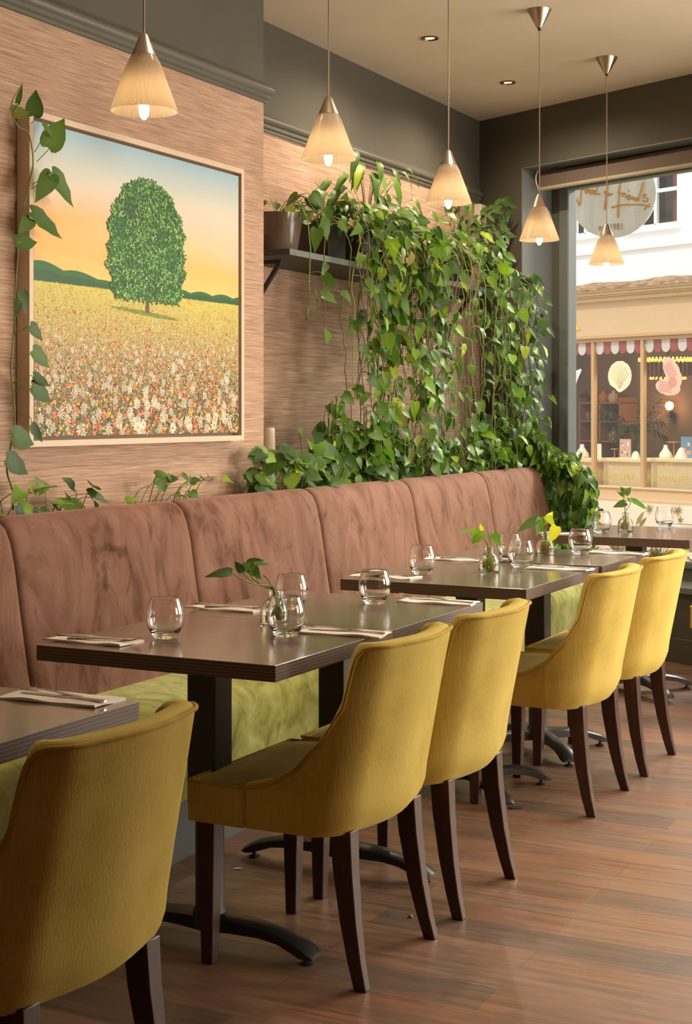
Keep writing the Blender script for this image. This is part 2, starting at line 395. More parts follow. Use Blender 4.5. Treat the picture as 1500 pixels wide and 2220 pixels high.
# window wall: inner face s = 0, outer face s = .34
b = MB(); WT = 6.9; S1 = .34
b.box(-.25, WIN_T0, 0, S1, 0, 4.3, W); b.box(WIN_T1, WT, 0, S1, 0, 4.3, W)
b.box(WIN_T0, WIN_T1, 0, S1, WIN_Z1, 4.3, W); b.box(WIN_T0, WIN_T1, 0, S1, 0, WIN_Z0, W)
struct(b.build('wall_far', M_dark))
# painted reveal linings, as casings of the opening
b = MB(); b.box(WIN_T0-.002, WIN_T0+.004, -.003, .25, WIN_Z0, WIN_Z1, W); b.box(WIN_T0, WIN_T1, -.003, .25, WIN_Z1-.004, WIN_Z1+.002, W)
struct(b.build('trim_4', M_reveal))
b = MB(); b.box(WIN_T0-.0, WIN_T1, -.02, .26, WIN_Z0-.03, WIN_Z0+.004, W); struct(b.build('trim_5', M_reveal, bevel=(.004, 2)))
b = MB(); b.box(.02, WT-.3, -.015, 0.001, 0, .13, W); struct(b.build('baseboard_far', M_dark, bevel=(.004, 2)))
# window frame
win = bpy.data.objects.new('window_1', None); COL.objects.link(win); struct(win)
b = MB(); b.box(WIN_T0, WIN_T0+.07, .25, .33, WIN_Z0, WIN_Z1, W); b.box(WIN_T0, WIN_T1, .25, .33, WIN_Z1-.07, WIN_Z1, W); b.box(WIN_T0, WIN_T1, .25, .33, WIN_Z0, WIN_Z0+.07, W)
b.box(WIN_T1-.07, WIN_T1, .25, .33, WIN_Z0, WIN_Z1, W)
b.build('outer_frame', M_trim, win, bevel=(.003, 2))
b = MB()
for a0, a1 in ((WIN_T0+.07, WIN_T0+.148), (3.3, 3.38), (WIN_T1-.15, WIN_T1-.07)): b.box(a0, a1, .235, .31, WIN_Z0+.07, WIN_Z1-.07, W)
b.box(WIN_T0+.07, WIN_T1-.07, .235, .31, WIN_Z0+.07, WIN_Z0+.11, W); b.box(WIN_T0+.07, WIN_T1-.07, .235, .31, WIN_Z1-.12, WIN_Z1-.07, W)
b.build('sash_bead', M_reveal, win, bevel=(.008, 2))
for a0, a1 in ((WIN_T0+.14, 3.31), (3.37, WIN_T1-.14)):
    b = MB(); b.box(a0, a1, .278, .282, WIN_Z0+.1, WIN_Z1-.1, W); b.build('pane', M_pane, win)
# roller blind, nearly rolled up
t0, _z = onW(1180, 404, .12)
bl = thing('roller_blind', W(t0, .12, 2.60), 'grey roller blind rolled up under the head of the shop window', 'blind')
ang = math.atan2(WD.y, WD.x); bl.rotation_euler = (0, 0, ang)
L = 3.2-t0
zr = 2.675+.0
b = MB(); b.tube([(0, 0, .12), (L, 0, .12)], .040, 24); b.build('fabric_roll', M_blind, bl, smooth=True)
b = MB(); b.box(.005, L-.005, -.042, -.038, .055, .13); b.build('fabric_skirt', M_blind, bl)
b = MB(); b.tube([(-.004, -.04, .05), (L+.004, -.04, .05)], .013, 12); b.build('bottom_rail', M_blindb, bl, smooth=True)
b = MB(); b.box(.15, L, -.03, .04, .162, .175); b.build('head_rail', M_trim, bl)
b = MB(); b.tube(spline([(-.008, -.045, .165), (-.014, -.055, .13), (-.012, -.055, .09), (-.005, -.045, .06)], 12), .004, 8); b.build('chain', M_frame, bl, smooth=True)
# ceiling downlights
for i, (px, py) in enumerate(((932, 82), (1101, 178))):
    p = onz(px, py, ZC)
    d = thing('ceiling_downlight', (p.x, p.y, ZC), ['recessed brass downlight in the ceiling, the nearer of the two', 'recessed brass downlight in the ceiling, nearer the window corner'][i], 'ceiling light', 'ceiling downlights')
    b = MB(); b.lathe([(.040, -.0005), (.042, -.006), (.036, -.007), (.033, -.003), (.033, .001)], 28); b.build('ring', mat('aged_brass', (.25, .17, .09), .35, 1) if i == 0 else bpy.data.materials['aged_brass'], d, smooth=True)
    b = MB(); b.lathe([(.022, -.0025), (.0, -.002)], 20); b.build('bulb', M_spot, d)
    lamp('downlight_and_fill_beam', 'SPOT', (0, 0, -.02), 60, (1, .80, .58), .03, (0, 0, 0), d, spot_size=math.radians(165), spot_blend=.8)
    b = MB(); b.lathe([(.033, -.001), (.024, -.002)], 24); b.build('baffle', bpy.data.materials['black_planter'], d)
# fill spots added out of view under the ceiling, without fixtures
for k, (x, y) in enumerate(((-1.75, 5.2), (-1.75, 3.7), (.9, 5.4))):
    lamp('downlight_and_fill_beam', 'SPOT', (x, y, ZC-.02), 60, (1, .80, .58), .04, (0, 0, 0), spot_size=math.radians(130), spot_blend=.9)

# ------------------------------------------------------------------ pendant lamps
def make_pendant(drop, zl):
    def f():
        root = thing('pendant_lamp', (0, 0, 0), None, 'pendant lamp')
        # z = 0 is the rim of the shade
        rib = lambda k, z: .011*(1 if k % 2 else -1)
        b = MB(); b.lathe([(.0285, .148), (.032, .142), (.0415, .122), (.064, .062), (.0865, 0), (.0878, 0), (.0655, .062), (.043, .124), (.0335, .144), (.0295, .150)], 152, rib=lambda k, z: .017*(1 if k % 2 else -1) if z < .125 else 0)
        b.build('lamp_shade', M_shade, root)
        b = MB(); b.lathe([(.0336, .146), (.0325, .1475), (.011, .199), (.007, .203), (0, .2035)], 32); b.build('cap', M_steel, root, smooth=True)
        b = MB(); b.lathe([(.0, -.022), (.006, -.019), (.011, -.010), (.0135, .002), (.014, .012), (.011, .035), (.009, .05), (.009, .09), (0, .09)], 20); b.build('bulb', M_bulb, root, smooth=True)
        b = MB(); b.lathe([(.012, .07), (.014, .075), (.014, .14), (.0, .14)], 20); b.build('bulb_holder', M_black, root, smooth=True)
        b = MB(); b.tube([(0, 0, .2), (0.001, 0, drop*.5), (0, 0, drop-.09)], .0026, 8); b.build('cord', M_cord, root, smooth=True)
        b = MB(); b.lathe([(.0, drop-.093), (.007, drop-.092), (.007, drop-.078), (.0, drop-.078)], 16); b.build('cord_grip', M_black, root, smooth=True)
        b = MB(); b.lathe([(.0, drop-.080), (.011, drop-.080), (.054, drop-.003), (.0545, drop-.0005), (.0, drop-.0005)], 36); b.build('ceiling_cup', M_steel, root, smooth=True)
        return root
    return f
pend = [(312, 242, 'pendant lamp with ribbed cone shade hanging before the tree painting'),
        (712, 346, 'ribbed cone pendant lamp hanging just right of the chimney corner'),
        (972, 441, 'ribbed cone pendant lamp in front of the hanging foliage'),
        (1169, 521, 'ribbed cone pendant lamp hanging before the grey window reveal'),
        (1315, 573, 'ribbed cone pendant lamp against the window, below the round sign')]
XL = -2.31*.9686
for i, (px, py, lab) in enumerate(pend):
    p = onX(px, py, XL)
    z0 = p.z - 0.0
    o = make_pendant(ZC-z0, 0)(); o.location = (p.x, p.y, z0); tag(o, lab, 'pendant lamp', 'cone pendant lamps over the tables')

# ------------------------------------------------------------------ banquette
BZ = 1.02
seams = [.66, 1.62, 2.57] + [3.586*.9686, 4.561*.9686, 5.557*.9686, 6.514*.9686, 7.488*.9686, 8.40*.9686]
bq = thing('banquette_bench', (-2.6, 5.0, 0), 'long wall bench with brown velvet back panels and green velvet seat', 'bench')
def prof_back(r=.055):
    # section in (x, z): front face leans back, rounded crown, flat rear
    P = [(-2.755, .40), (-2.765, .46), (-2.79, .60), (-2.815, .75), (-2.835, .88), (-2.85, .95), (-2.868, .99), (-2.895, 1.013), (-2.925, BZ), (-2.955, 1.012), (-2.975, .99), (-2.98, .95), (-2.98, .40)]
    return P
for i in range(len(seams)-1):
    y0, y1 = seams[i], seams[i+1]; b = MB(); rows = []
    P = prof_back(); cx, cz = -2.89, .72
    ys = [(0, 0.0), (.0015, .55), (.006, .8), (.016, .94), (.035, .99), (.07, 1)]
    L_ = [(y0+a+.001, k) for a, k in ys] + [(y0+(y1-y0)*q, 1.0) for q in (.25, .5, .75)] + [(y1-a-.001, k) for a, k in reversed(ys)]
    for yy, k in L_:
        row = []
        for (x, z) in P:
            d = .032*(1-k)
            xx = x - d*(1 if x > -2.9 else -.6)*1.0; zz = z - (d if z > .9 else 0)
            bul = .010*math.sin(math.pi*min(1, max(0, (yy-y0)/(y1-y0))))*math.sin(math.pi*min(1, max(0, (z-.4)/.6))) if x > -2.9 else 0
            row.append((xx+bul+2.6, yy-5.0, zz))
        rows.append(row)
    b.grid(rows); b.f.append(tuple(range(len(P)))); b.m.append(0); b.f.append(tuple(reversed(range((len(rows)-1)*len(P), len(rows)*len(P))))); b.m.append(0)
    b.build('back_panel', M_brown, bq, smooth=True, angle=75)
# seat: one green upholstered squab with seams, front rolls over and down
sx = -2.41
PS = [(-2.80, .30), (-2.80, .462), (-2.70, .466), (-2.55, .463), (-2.46, .452), (-2.42, .428), (-2.402, .38), (-2.404, .30), (-2.415, .22), (-2.42, .185), (-2.60, .185)]
sseams = [.66, 2.57, seams[3]+.10, seams[4]+.75, seams[6]+.5, 8.0]
for i in range(len(sseams)-1):
    y0, y1 = sseams[i], sseams[i+1]; b = MB(); rows = []
    for a in (0, .003, .012, .04, .5, .96, .988, .997, 1):
        e = min(a, 1-a); k = min(1, e/.02); yy = y0+.001+(y1-y0-.002)*a
        rows.append([(x - .02*(1-k)*(x > -2.6)+2.6, yy-5, z - .012*(1-k)*(z > .4)) for x, z in PS])
    b.grid(rows, closed_u=True); n = len(PS); b.f.append(tuple(range(n))); b.m.append(0); b.f.append(tuple(reversed(range(8*n, 9*n)))); b.m.append(0)
    b.build('seat', M_green, bq, smooth=True, angle=60)
b = MB(); b.box(-.36, .155, .66-5, 8.0-5, 0, .186); b.build('plinth', M_plinth, bq)
b = MB(); b.box(-.39, -.30, .66-5, seams[-1]-5, 0, .98); b.build('back_board', M_plinth, bq)
# ledge (boxing-in) behind the banquette
b = MB(); b.box(XR-.02, -3.0, YC, 8.2, 0, .955); b.box(XC-.02, -3.0, .3, YC, 0, .955); struct(b.build('trim_6', M_trim))
# ------------------------------------------------------------------ chairs
def make_chair():
    root = thing('dining_chair', (0, 0, 0), None, 'chair')
    hw = .254
    cx = [.178, .168, .161, .157, .152, .124, .068, -.004, -.0745]; cz = [.80, .795, .778, .745, .665, .586, .515, .473, .455]
    # plan of the shell from the near front end round the back to the other side
    def path(u):            # u in -1..1 ; returns x, y, nx, ny, top z
        a = abs(u); s = 1 if u > 0 else -1
        xe, rc = .10, .10       # straight run ends, corner radius (plan)
        yr = hw - rc
        L1 = xe+.0745; L2 = rc*math.pi/2; L3 = yr; T = L1+L2+L3
        d = (1-a)*T
        if d < L1: x, y, nx, ny = -.0745+d, hw, 0, 1
        elif d < L1+L2:
            th = (d-L1)/rc; x = xe+rc*math.sin(th); y = yr+rc*math.cos(th); nx, ny = math.sin(th), math.cos(th)
        else:
            q = (d-L1-L2)/L3; y = yr*(1-q); x = xe+rc+.024*math.sin(q*math.pi/2); nx, ny = 1, 0
        return x, s*y, nx, s*ny
    def topz(x, y):
        if x < .178: return float(np.interp(x, list(reversed(cx)), list(reversed(cz))))
        return .80
    us = [-1, -.985, -.96, -.93, -.9, -.86, -.82, -.78, -.74, -.71, -.68, -.65, -.62, -.60, -.57, -.545, -.53, -.52, -.513, -.507, -.501, -.495, -.488, -.48, -.47, -.455, -.43, -.4, -.35, -.28, -.2, -.1]
    us = us + [0] + [-u for u in reversed(us)]
    th = .056; zb = .352
    def rake(z, nx): return .060*max(0, (z-.42)/.38)**1.15*max(0, nx)**.6 if nx > 0 else 0
    rows = []
    def off(x, y, nx, ny, z, o):
        k = max(0, min(1, (z-zb)/.07))
        tuck = .030*(1-k)**2*(.1+.9*max(0, nx))                         # rounded foot of the shell
        rk = .075*max(0, (z-.43)/.37)*max(0, nx)**.8
        fl = -.012*max(0, (z-.5)/.3)
        return (x+rk+nx*(o-tuck), y+(1 if y > 0 else -1 if y < 0 else 0)*fl*abs(ny)+ny*(o-tuck), z)
    N = 12
    zf = [0, .02, .06, .12, .22, .38, .55, .72, .86, .95, 1]
    for u in us:
        x, y, nx, ny = path(u); zt = topz(x, y)
        # wings: where the shell rises steeply it leans back with the rake
        out = [off(x, y, nx, ny, zb+(zt-zb-.012)*q, 0) for q in zf]
        rim = [off(x, y, nx, ny, zt-.004, -.006), off(x, y, nx, ny, zt, -.018), off(x, y, nx, ny, zt-.002, -th+.012), off(x, y, nx, ny, zt-.014, -th)]
        zi = .40
        inn = [off(x, y, nx, ny, zt-.014-(zt-.014-zi)*q, -th-.004*math.sin(q*3)) for q in (.1, .3, .55, .8, 1)]
        rows.append(out+rim+inn)
    b = MB(); b.grid(rows)
    n = len(rows[0]); b.f.append(tuple(range(n))); b.m.append(0); b.f.append(tuple(reversed(range((len(rows)-1)*n, len(rows)*n)))); b.m.append(0)
    b.build('backrest', M_mustard, root, smooth=True, angle=50)
    # piping round the top edge of the shell
    pts = []
    for u in us:
        x, y, nx, ny = path(u); zt = topz(x, y); pts.append(Vector(off(x, y, nx, ny, zt-.008, .0015)))
    x, y, nx, ny = path(-1); pts = [Vector(off(x, y, nx, ny, z, .001)) for z in (.36, .40, .44)] + pts
    x, y, nx, ny = path(1); pts = pts + [Vector(off(x, y, nx, ny, z, .001)) for z in (.44, .40, .36)]
    b = MB(); b.tube(spline(pts, 150), .0042, 8); b.build('piping', M_mpip, root, smooth=True)
    # seat: boxed front with a soft domed top
    xs = [-.232, -.226, -.205, -.14, -.08, -.06, .02, .08, .10, .13]; b = MB(); rows = []
    for x in xs:
        e = min(1, (x+.232)/.03); w = hw - .004 - .008*(1-e) - (.024 if x > -.07 else 0) - (.05 if x > .09 else 0)
        dome = .022*(max(0, math.sin(math.pi*min(1, (x+.25)/.5)))**.5)*min(1, e)
        r = []
        for q in (-1, -1, -.985, -.9, -.6, -.25, 0, .25, .6, .9, .985, 1, 1):
            r.append([x, w*q, 0])
        for k, p in enumerate(r):
            q = abs(p[1])/w
            if k in (0, 12): p[2] = .352
            elif k in (1, 11): p[2] = .440-.010*(1-e)
            else: p[2] = .448 - .010*(1-e) + dome*(1-q**3)
        rows.append([tuple(p) for p in r])
    rows = [[(p[0]+.003, p[1]*.99, min(p[2], .352)) for p in rows[0]]] + rows
    b.grid(rows, closed_u=True); b.build('seat', M_seatpad, root, smooth=True, angle=45)
    # front apron in the shell fabric
    b = MB()
    pl = [(-.235, -hw+.006), (-.23, -hw), (-.0745, -hw), (-.0745, -hw+.02), (-.22, -hw+.02), (-.22, hw-.02), (-.0745, hw-.02), (-.0745, hw), (-.23, hw), (-.235, hw-.006)]
    b.prism(pl, lambda u, v, w: (u, v, w), .350, .444); b.build('apron', M_mustard, root, bevel=(.003, 2))
    b = MB(); b.tube([(-.0745, -hw+.001, .446), (-.230, -hw+.001, .446), (-.235, -hw+.006, .446), (-.235, hw-.006, .446), (-.230, hw-.001, .446), (-.0745, hw-.001, .446)], .0035, 8); b.build('piping', M_mpip, root, smooth=True)
    b = MB(); P_ = [path(u) for u in us if abs(u) > -1]; b.prism([(-.215, .21)]+[(x-nx*.045, y-ny*.045) for x, y, nx, ny in reversed(P_)]+[(-.215, -.21)], lambda u, v, w: (u, v, w), .344, .36); b.build('underside', M_black, root)
    # legs
    for s in (-1, 1):
        b = MB(); R = []
        for z, w, x in ((.355, .024, -.198), (.2, .0205, -.199), (0, .0155, -.2)):
            R.append([(x-w, s*.205-w, z), (x+w, s*.205-w, z), (x+w, s*.205+w, z), (x-w, s*.205+w, z)])
        b.grid(R, closed_u=True); b.f += [(3,2,1,0), (8,9,10,11)]; b.m += [0,0]; b.build('leg', M_leg, root, bevel=(.003, 2))
        b = MB(); R = []
        for z, w, x, y in ((.360, .027, .150, .175), (.27, .025, .156, .178), (.15, .021, .172, .184), (.06, .0175, .190, .190), (0, .0155, .206, .194)):
            R.append([(x-w, s*y-w*.85, z), (x+w, s*y-w*.85, z), (x+w, s*y+w*.85, z), (x-w, s*y+w*.85, z)])
        b.grid(R, closed_u=True); b.f += [(3,2,1,0), (16,17,18,19)]; b.m += [0,0]; b.build('leg', M_leg, root, bevel=(.003, 2), smooth=True, angle=30)
    return root
CH = [(-1.74, 2.125, 0, 'mustard velvet dining chair in dark shadow at the near end of the row'),
      (-1.728, 3.285, -.5, 'mustard velvet tub chair in side view, second from the camera'),
      (-1.718, 3.835, 0, 'mustard velvet tub chair tight beside the second one, third from the camera'),
      (-1.712, 4.955, 0, 'mustard velvet tub chair with curved side showing at the third table, fourth from the camera'),
      (-1.708, 5.575, 0, 'mustard velvet tub chair with worn low back crease, fifth from the camera'),
      (-1.46, 7.03, 3, 'mustard velvet tub chair cut by the right edge of the picture at the window table')]
for x, y, r, lab in CH:
    inst(make_chair, 'chair', (x, y, 0), math.radians(r), lab, 'mustard tub chairs along the tables', 'chair')

# ------------------------------------------------------------------ tables
ZT = .76; TT = .038
def make_table(x0, x1, y0, y1, cy, kind, lab, dz=0):
    cx = -1.992
    root = thing('dining_table', (cx, cy, 0), lab, 'table', 'dark topped restaurant tables')
    b = MB(); b.box(x0-cx, x1-cx, y0-cy, y1-cy, ZT-TT+dz, ZT+dz)
    o = b.build('tabletop', [M_top, M_edge], root, bevel=(.0015, 2))
    for p in o.data.polygons: p.material_index = 0 if abs(p.normal.z) > .5 else 1
    b = MB(); b.box(-.16, .16, -.16, .16, ZT-TT-.012+dz, ZT-TT+dz); b.build('mounting_plate', M_black, root)
    b = MB(); b.box(-.041, .041, -.041, .041, .36, ZT-TT-.012+dz); b.build('column', M_black, root, bevel=(.004, 2))
    b = MB(); b.lathe([(.041, .36), (.036, .355), (.036, .10), (.043, .085), (.045, .06), (.030, .05)], 28, caps=(True, True)); b.build('lower_column', M_black, root, smooth=True)
    dirs = [(1, 0), (-1, 0)] if kind == 'T' else [(.7071, .7071), (.7071, -.7071), (-.7071, .7071), (-.7071, -.7071)]
    Lf = .305 if kind == 'T' else .30
    for dx, dy in dirs:
        # arched foot: section along its length
        R = []
        for q, zt_, zb_, w in ((0, .088, .045, .034), (.25, .086, .050, .031), (.5, .080, .050, .028), (.68, .070, .043, .028), (.8, .060, .030, .030), (.88, .052, .021, .033), (.955, .040, .019, .034), (1, .031, .021, .031)):
            r = Lf*q; pts = []
            for k, (a, zz) in enumerate(((-1, zb_), (-1, zt_-.008), (-.55, zt_), (.55, zt_), (1, zt_-.008), (1, zb_))):
                pts.append((dx*r - dy*a*w, dy*r + dx*a*w, zz))
            R.append(pts)
        b = MB(); b.grid(R, closed_u=True); b.f += [(5,4,3,2,1,0), tuple(range(42, 48))]; b.m += [0, 0]
        ft = b.build('foot', M_iron, root, smooth=True, angle=50)
        b = MB(); b.lathe([(.0, 0), (.017, 0), (.018, .004), (.006, .008), (.005, .026), (0, .026)], 16, c=(dx*Lf*.91, dy*Lf*.91, 0)); b.build('glide', M_black, ft, smooth=True)
    return root
X0, X1 = -2.331, -1.66
make_table(X0-.03, X1-.035, 1.80, 2.446, 2.14, 'T', 'dark wood table at the bottom left corner, cut by the frame')
make_table(X0, X1, 2.926, 3.553, 3.18, 'T', 'near half of the second table pair, with the shadowed front edge')
make_table(X0, X1, 3.555, 4.182, 3.875, 'T', 'far half of the second table pair, joined to the near half')
make_table(X0, X1+.0, 4.557, 5.33, 4.90, 'X', 'near half of the third table pair, with a bottle of roots in green water')
make_table(X0, X1+.012, 5.334, 5.93, 5.60, 'X', 'far half of the third table pair, standing slightly proud of its neighbour', .004)
make_table(X0+.06, X1+.01, 6.635, 7.36, 6.985, 'X', 'dark wood table under the shop window with the pale reflection')

# ------------------------------------------------------------------ tableware
def make_glass():
    K_ = 1.13
    o_ = [(0, 0), (.0235, 0), (.0262, .003), (.033, .014), (.0395, .028), (.0425, .045), (.0415, .062), (.0375, .077), (.0335, .088), (.0328, .0895)]
    i_ = [(.0320, .0890), (.0362, .0765), (.0400, .062), (.0410, .045), (.0380, .028), (.0320, .0175), (.022, .0125), (0, .0115)]
    b = MB(); b.lathe([(r*K_, z*K_) for r, z in o_+i_], 48); o = b.build('tumbler_glass', M_glass, None, smooth=True, angle=60); return o
def tglass(px, py, lab, grp='rounded tumblers on the tables', z=ZT):
    p = onz(px, py, z)
    if 'glass' in used:
        o = used['glass'].copy(); COL.objects.link(o)
    else: o = make_glass(); used['glass'] = o
    o.location = (p.x, p.y, z+.0006); tag(o, lab, 'glass', grp); return o
GL = [(358, 1384, ZT, 'empty rounded tumbler standing alone at the left of the second table'),
      (620, 1380, ZT, 'empty rounded tumbler in front of the vase on the second table'),
      (632, 1322, ZT, 'empty rounded tumbler behind the vase on the second table'),
      (812, 1310, ZT, 'empty rounded tumbler at the far end of the second table'),
      (915, 1246, ZT, 'empty rounded tumbler at the left of the third table'),
      (1129, 1231, ZT, 'empty rounded tumbler right of the vase with green water'),
      (1105, 1214, ZT, 'rounded tumbler half hidden behind another, against the last bench panel'),
      (1258, 1202, ZT+.004, 'rounded tumbler with dark reflections near the table seam'),
      (1303, 1156, ZT, 'rounded tumbler left of the vase on the window table'),
      (1441, 1143, ZT, 'rounded tumbler at the right on the window table')]
for px, py, z, lab in GL: tglass(px, py, lab, z=z)

def make_setting(rng):
    n = thing('paper_napkin', (0, 0, 0), None, 'napkin')
    return n
def napkin_mesh(seed, lx=.235, ly=.10):
    rng = random.Random(seed); b = MB(); NX, NY = 16, 8
    for layer, (z0, s) in enumerate(((0.0008, 1.0), (.0045, .985))):
        rows = []
        for i in range(NX+1):
            r = []
            for j in range(NY+1):
                u = i/NX-.5; v = j/NY-.5
                z = z0+.0015*math.sin(u*9+seed)*math.sin(v*5+layer)+(.003 if layer else 0)*(1-abs(v*2)**3)*(1-abs(u*2)**6)
                if layer: z += .002*max(0, -v*2)**3*(math.sin(u*7+seed*2)**2)
                r.append((u*lx*s+.003*math.sin(v*4+seed), v*ly*s, z))
            rows.append(r)
        b.grid(rows)
    n0 = (NX+1)*(NY+1)
    ring = [j for j in range(NY+1)] + [i*(NY+1)+NY for i in range(1, NX+1)] + [NX*(NY+1)+j for j in range(NY-1, -1, -1)] + [i*(NY+1) for i in range(NX-1, 0, -1)]
    for k in range(len(ring)):
        a, c = ring[k], ring[(k+1) % len(ring)]
        b.f.append((a, c, c+n0, a+n0)); b.m.append(0)
    return b
def make_knife():
    b = MB(); R = []
    for x, w, t, z in ((-.105, .0045, .002, .004), (-.10, .006, .0026, .004), (-.06, .0052, .0024, .004), (-.018, .0042, .0022, .004), (-.012, .0048, .0014, .004), (.0, .0062, .0009, .004), (.06, .0068, .0007, .0038), (.09, .0055, .0006, .0036), (.104, .0015, .0005, .0035)):
        R.append([(x, -w, z-t*.5), (x, -w*.6, z-t), (x, w*.6, z-t), (x, w, z-t*.5), (x, w, z+t*.5), (x, w*.6, z+t), (x, -w*.6, z+t), (x, -w, z+t*.5)])
    b.grid(R, closed_u=True); b.f += [tuple(range(8)), tuple(reversed(range(64, 72)))]; b.m += [0, 0]
    return b.build('table_knife', M_cut, None, smooth=True, angle=50)
def make_fork():
    b = MB(); R = []
    for x, w, t, z in ((-.10, .004, .0015, .0040), (-.095, .0080, .0018, .0042), (-.06, .0058, .0018, .0050), (-.02, .0036, .0016, .0062), (.02, .0034, .0016, .0060), (.038, .007, .0012, .0048), (.048, .0105, .001, .0042)):
        R.append([(x, -w, z-t*.5), (x, -w*.6, z-t), (x, w*.6, z-t), (x, w, z-t*.5), (x, w, z+t*.5), (x, w*.6, z+t), (x, -w*.6, z+t), (x, -w, z+t*.5)])
    b.grid(R, closed_u=True); b.f += [tuple(range(8)), tuple(reversed(range(48, 56)))]; b.m += [0, 0]
    for k in range(4):
        y = -.009+.006*k; b.tube([(.046, y, .0042), (.055, y, .0036), (.07, y*.97, .0048), (.085, y*.94, .0085), (.097, y*.9, .0135)], [.0016, .0015, .0014, .0012, .0006], 6)
    return b.build('table_fork', M_cut, None, smooth=True, angle=50)
KN, FK = make_knife(), make_fork(); first = [True, True]
SET = [(132, 1516, 2, 0, 'on the table at the bottom left corner', 0),
       (203, 1390, 0, 1, 'at the near left corner of the second table', 0),
       (492, 1320, 0, 1, 'on the bench side of the second table, left of its vase', 0),
       (744, 1373, 4, 0, 'right of the front tumbler on the second table', 0),
       (950, 1306, 3, 0, 'at the far right corner of the second table', 0),
       (835, 1251, 0, 1, 'at the near left corner of the third table', 0),
       (990, 1214, 0, 1, 'on the bench side behind the third table vase', 0),
       (1212, 1234, 3, 0, 'on the chair side of the third table before the seam', 0),
       (1338, 1200, 2, 0, 'on the third table pair beside the last tumbler', .004),
       (1222, 1158, 0, 1, 'at the left edge of the window table', 0),
       (1492, 1142, 2, 0, 'at the right on the window table, cut by the frame', 0)]
for i, (px, py, r, flip, where, dz) in enumerate(SET):
    z = ZT+dz; p = onz(px, py, z); rr = math.radians(r)
    nb = napkin_mesh(i); o = nb.build('paper_napkin', M_nap, None, smooth=True, angle=60); o.location = (p.x, p.y, z); o.rotation_euler = (0, 0, rr)
    tag(o, 'folded white napkin '+where, 'napkin', 'napkins laid on the tables')
    for kind, proto, q in (('knife', KN, 0), ('fork', FK, 1)):
        if first[q]: c = proto; first[q] = False
        else: c = proto.copy(); COL.objects.link(c)
        # flip 0: handles towards the chairs (+X), fork tines towards the bench
        base = math.pi if not flip else 0
        if kind == 'knife': ang = rr+base+(.06 if i % 2 else -.05); ly = .012 if not flip else -.012
        else: ang = rr+base+(-.22 if not flip else .2); ly = -.016 if not flip else .016
        fz = .0048 if kind == 'knife' else .0052
        dx = (.012 if kind == 'knife' else -.045)*(1 if not flip else -1)
        c.location = (p.x+dx, p.y-ly, z+fz); c.rotation_euler = (0, 0, ang)
        tag(c, ('knife' if kind == 'knife' else 'fork')+' on the napkin '+where, kind, 'knives on the napkins' if kind == 'knife' else 'forks on the napkins')
# ------------------------------------------------------------------ leaves and vines
LT = [(-.02, .0, -.10, .20), (.03, 0, -.06, .34), (.10, 0, .06, .44), (.25, 0, .22, .47), (.45, 0, .42, .42), (.65, 0, .63, .30), (.84, 0, .82, .14), (1, 0, .97, .03)]
def tone(rng, kind='pothos'):
    g = rng.random()
    if kind == 'bright': a, b_ = (.10, .24, .025), (.24, .38, .03)
    elif kind == 'yellow': a, b_ = (.42, .50, .02), (.62, .62, .03)
    elif kind == 'dark': a, b_ = (.03, .07, .015), (.065, .125, .022)
    elif kind == 'gold': a, b_ = (.14, .17, .03), (.24, .24, .04)
    else: a, b_ = (.05, .115, .018), (.12, .215, .03)
    c = [a[i]+(b_[i]-a[i])*g for i in range(3)]
    if kind == 'pothos' and rng.random() < .05: c = [.34, .42, .04]
    return tuple(c)
def leaf(b, base, direc, normal, L, rng, col, wf=1.0, droop=.25, fold=.16, narrow=1.0):
    d = Vector(direc).normalized(); n = Vector(normal); n = (n - d*n.dot(d))
    n = n.normalized() if n.length > 1e-5 else d.orthogonal().normalized()
    s = d.cross(n); base = Vector(base); vs_ = []; cols = []
    tw = (rng.random()-.5)*.5
    for i, (tm, _, te, hw_) in enumerate(LT):
        for side in (-1, 0, 1):
            tt = tm if side == 0 else te
            w = hw_*wf*side
            cu = -droop*max(0, tt)**2
            z = cu + fold*abs(w) + tw*w*tt + (.02*math.sin(tt*14+side) if side else 0)
            vs_.append(base + d*(tt*L*(1-.12*droop)) + s*(w*L) + n*(z*L))
            k = 1.0 if side else 1.12
            cols.append((col[0]*k, col[1]*k, col[2]*k))
    fs_ = []
    for i in range(len(LT)-1):
        a = i*3; fs_ += [(a, a+1, a+4, a+3), (a+1, a+2, a+5, a+4)]
    n0 = len(b.v); b.v += [tuple(p) for p in vs_]; b.f += [tuple(q+n0 for q in f) for f in fs_]; b.m += [0]*len(fs_); b.c += cols
STEMC = [(.22, .29, .06), (.29, .34, .10), (.14, .16, .04), (.17, .11, .055)]
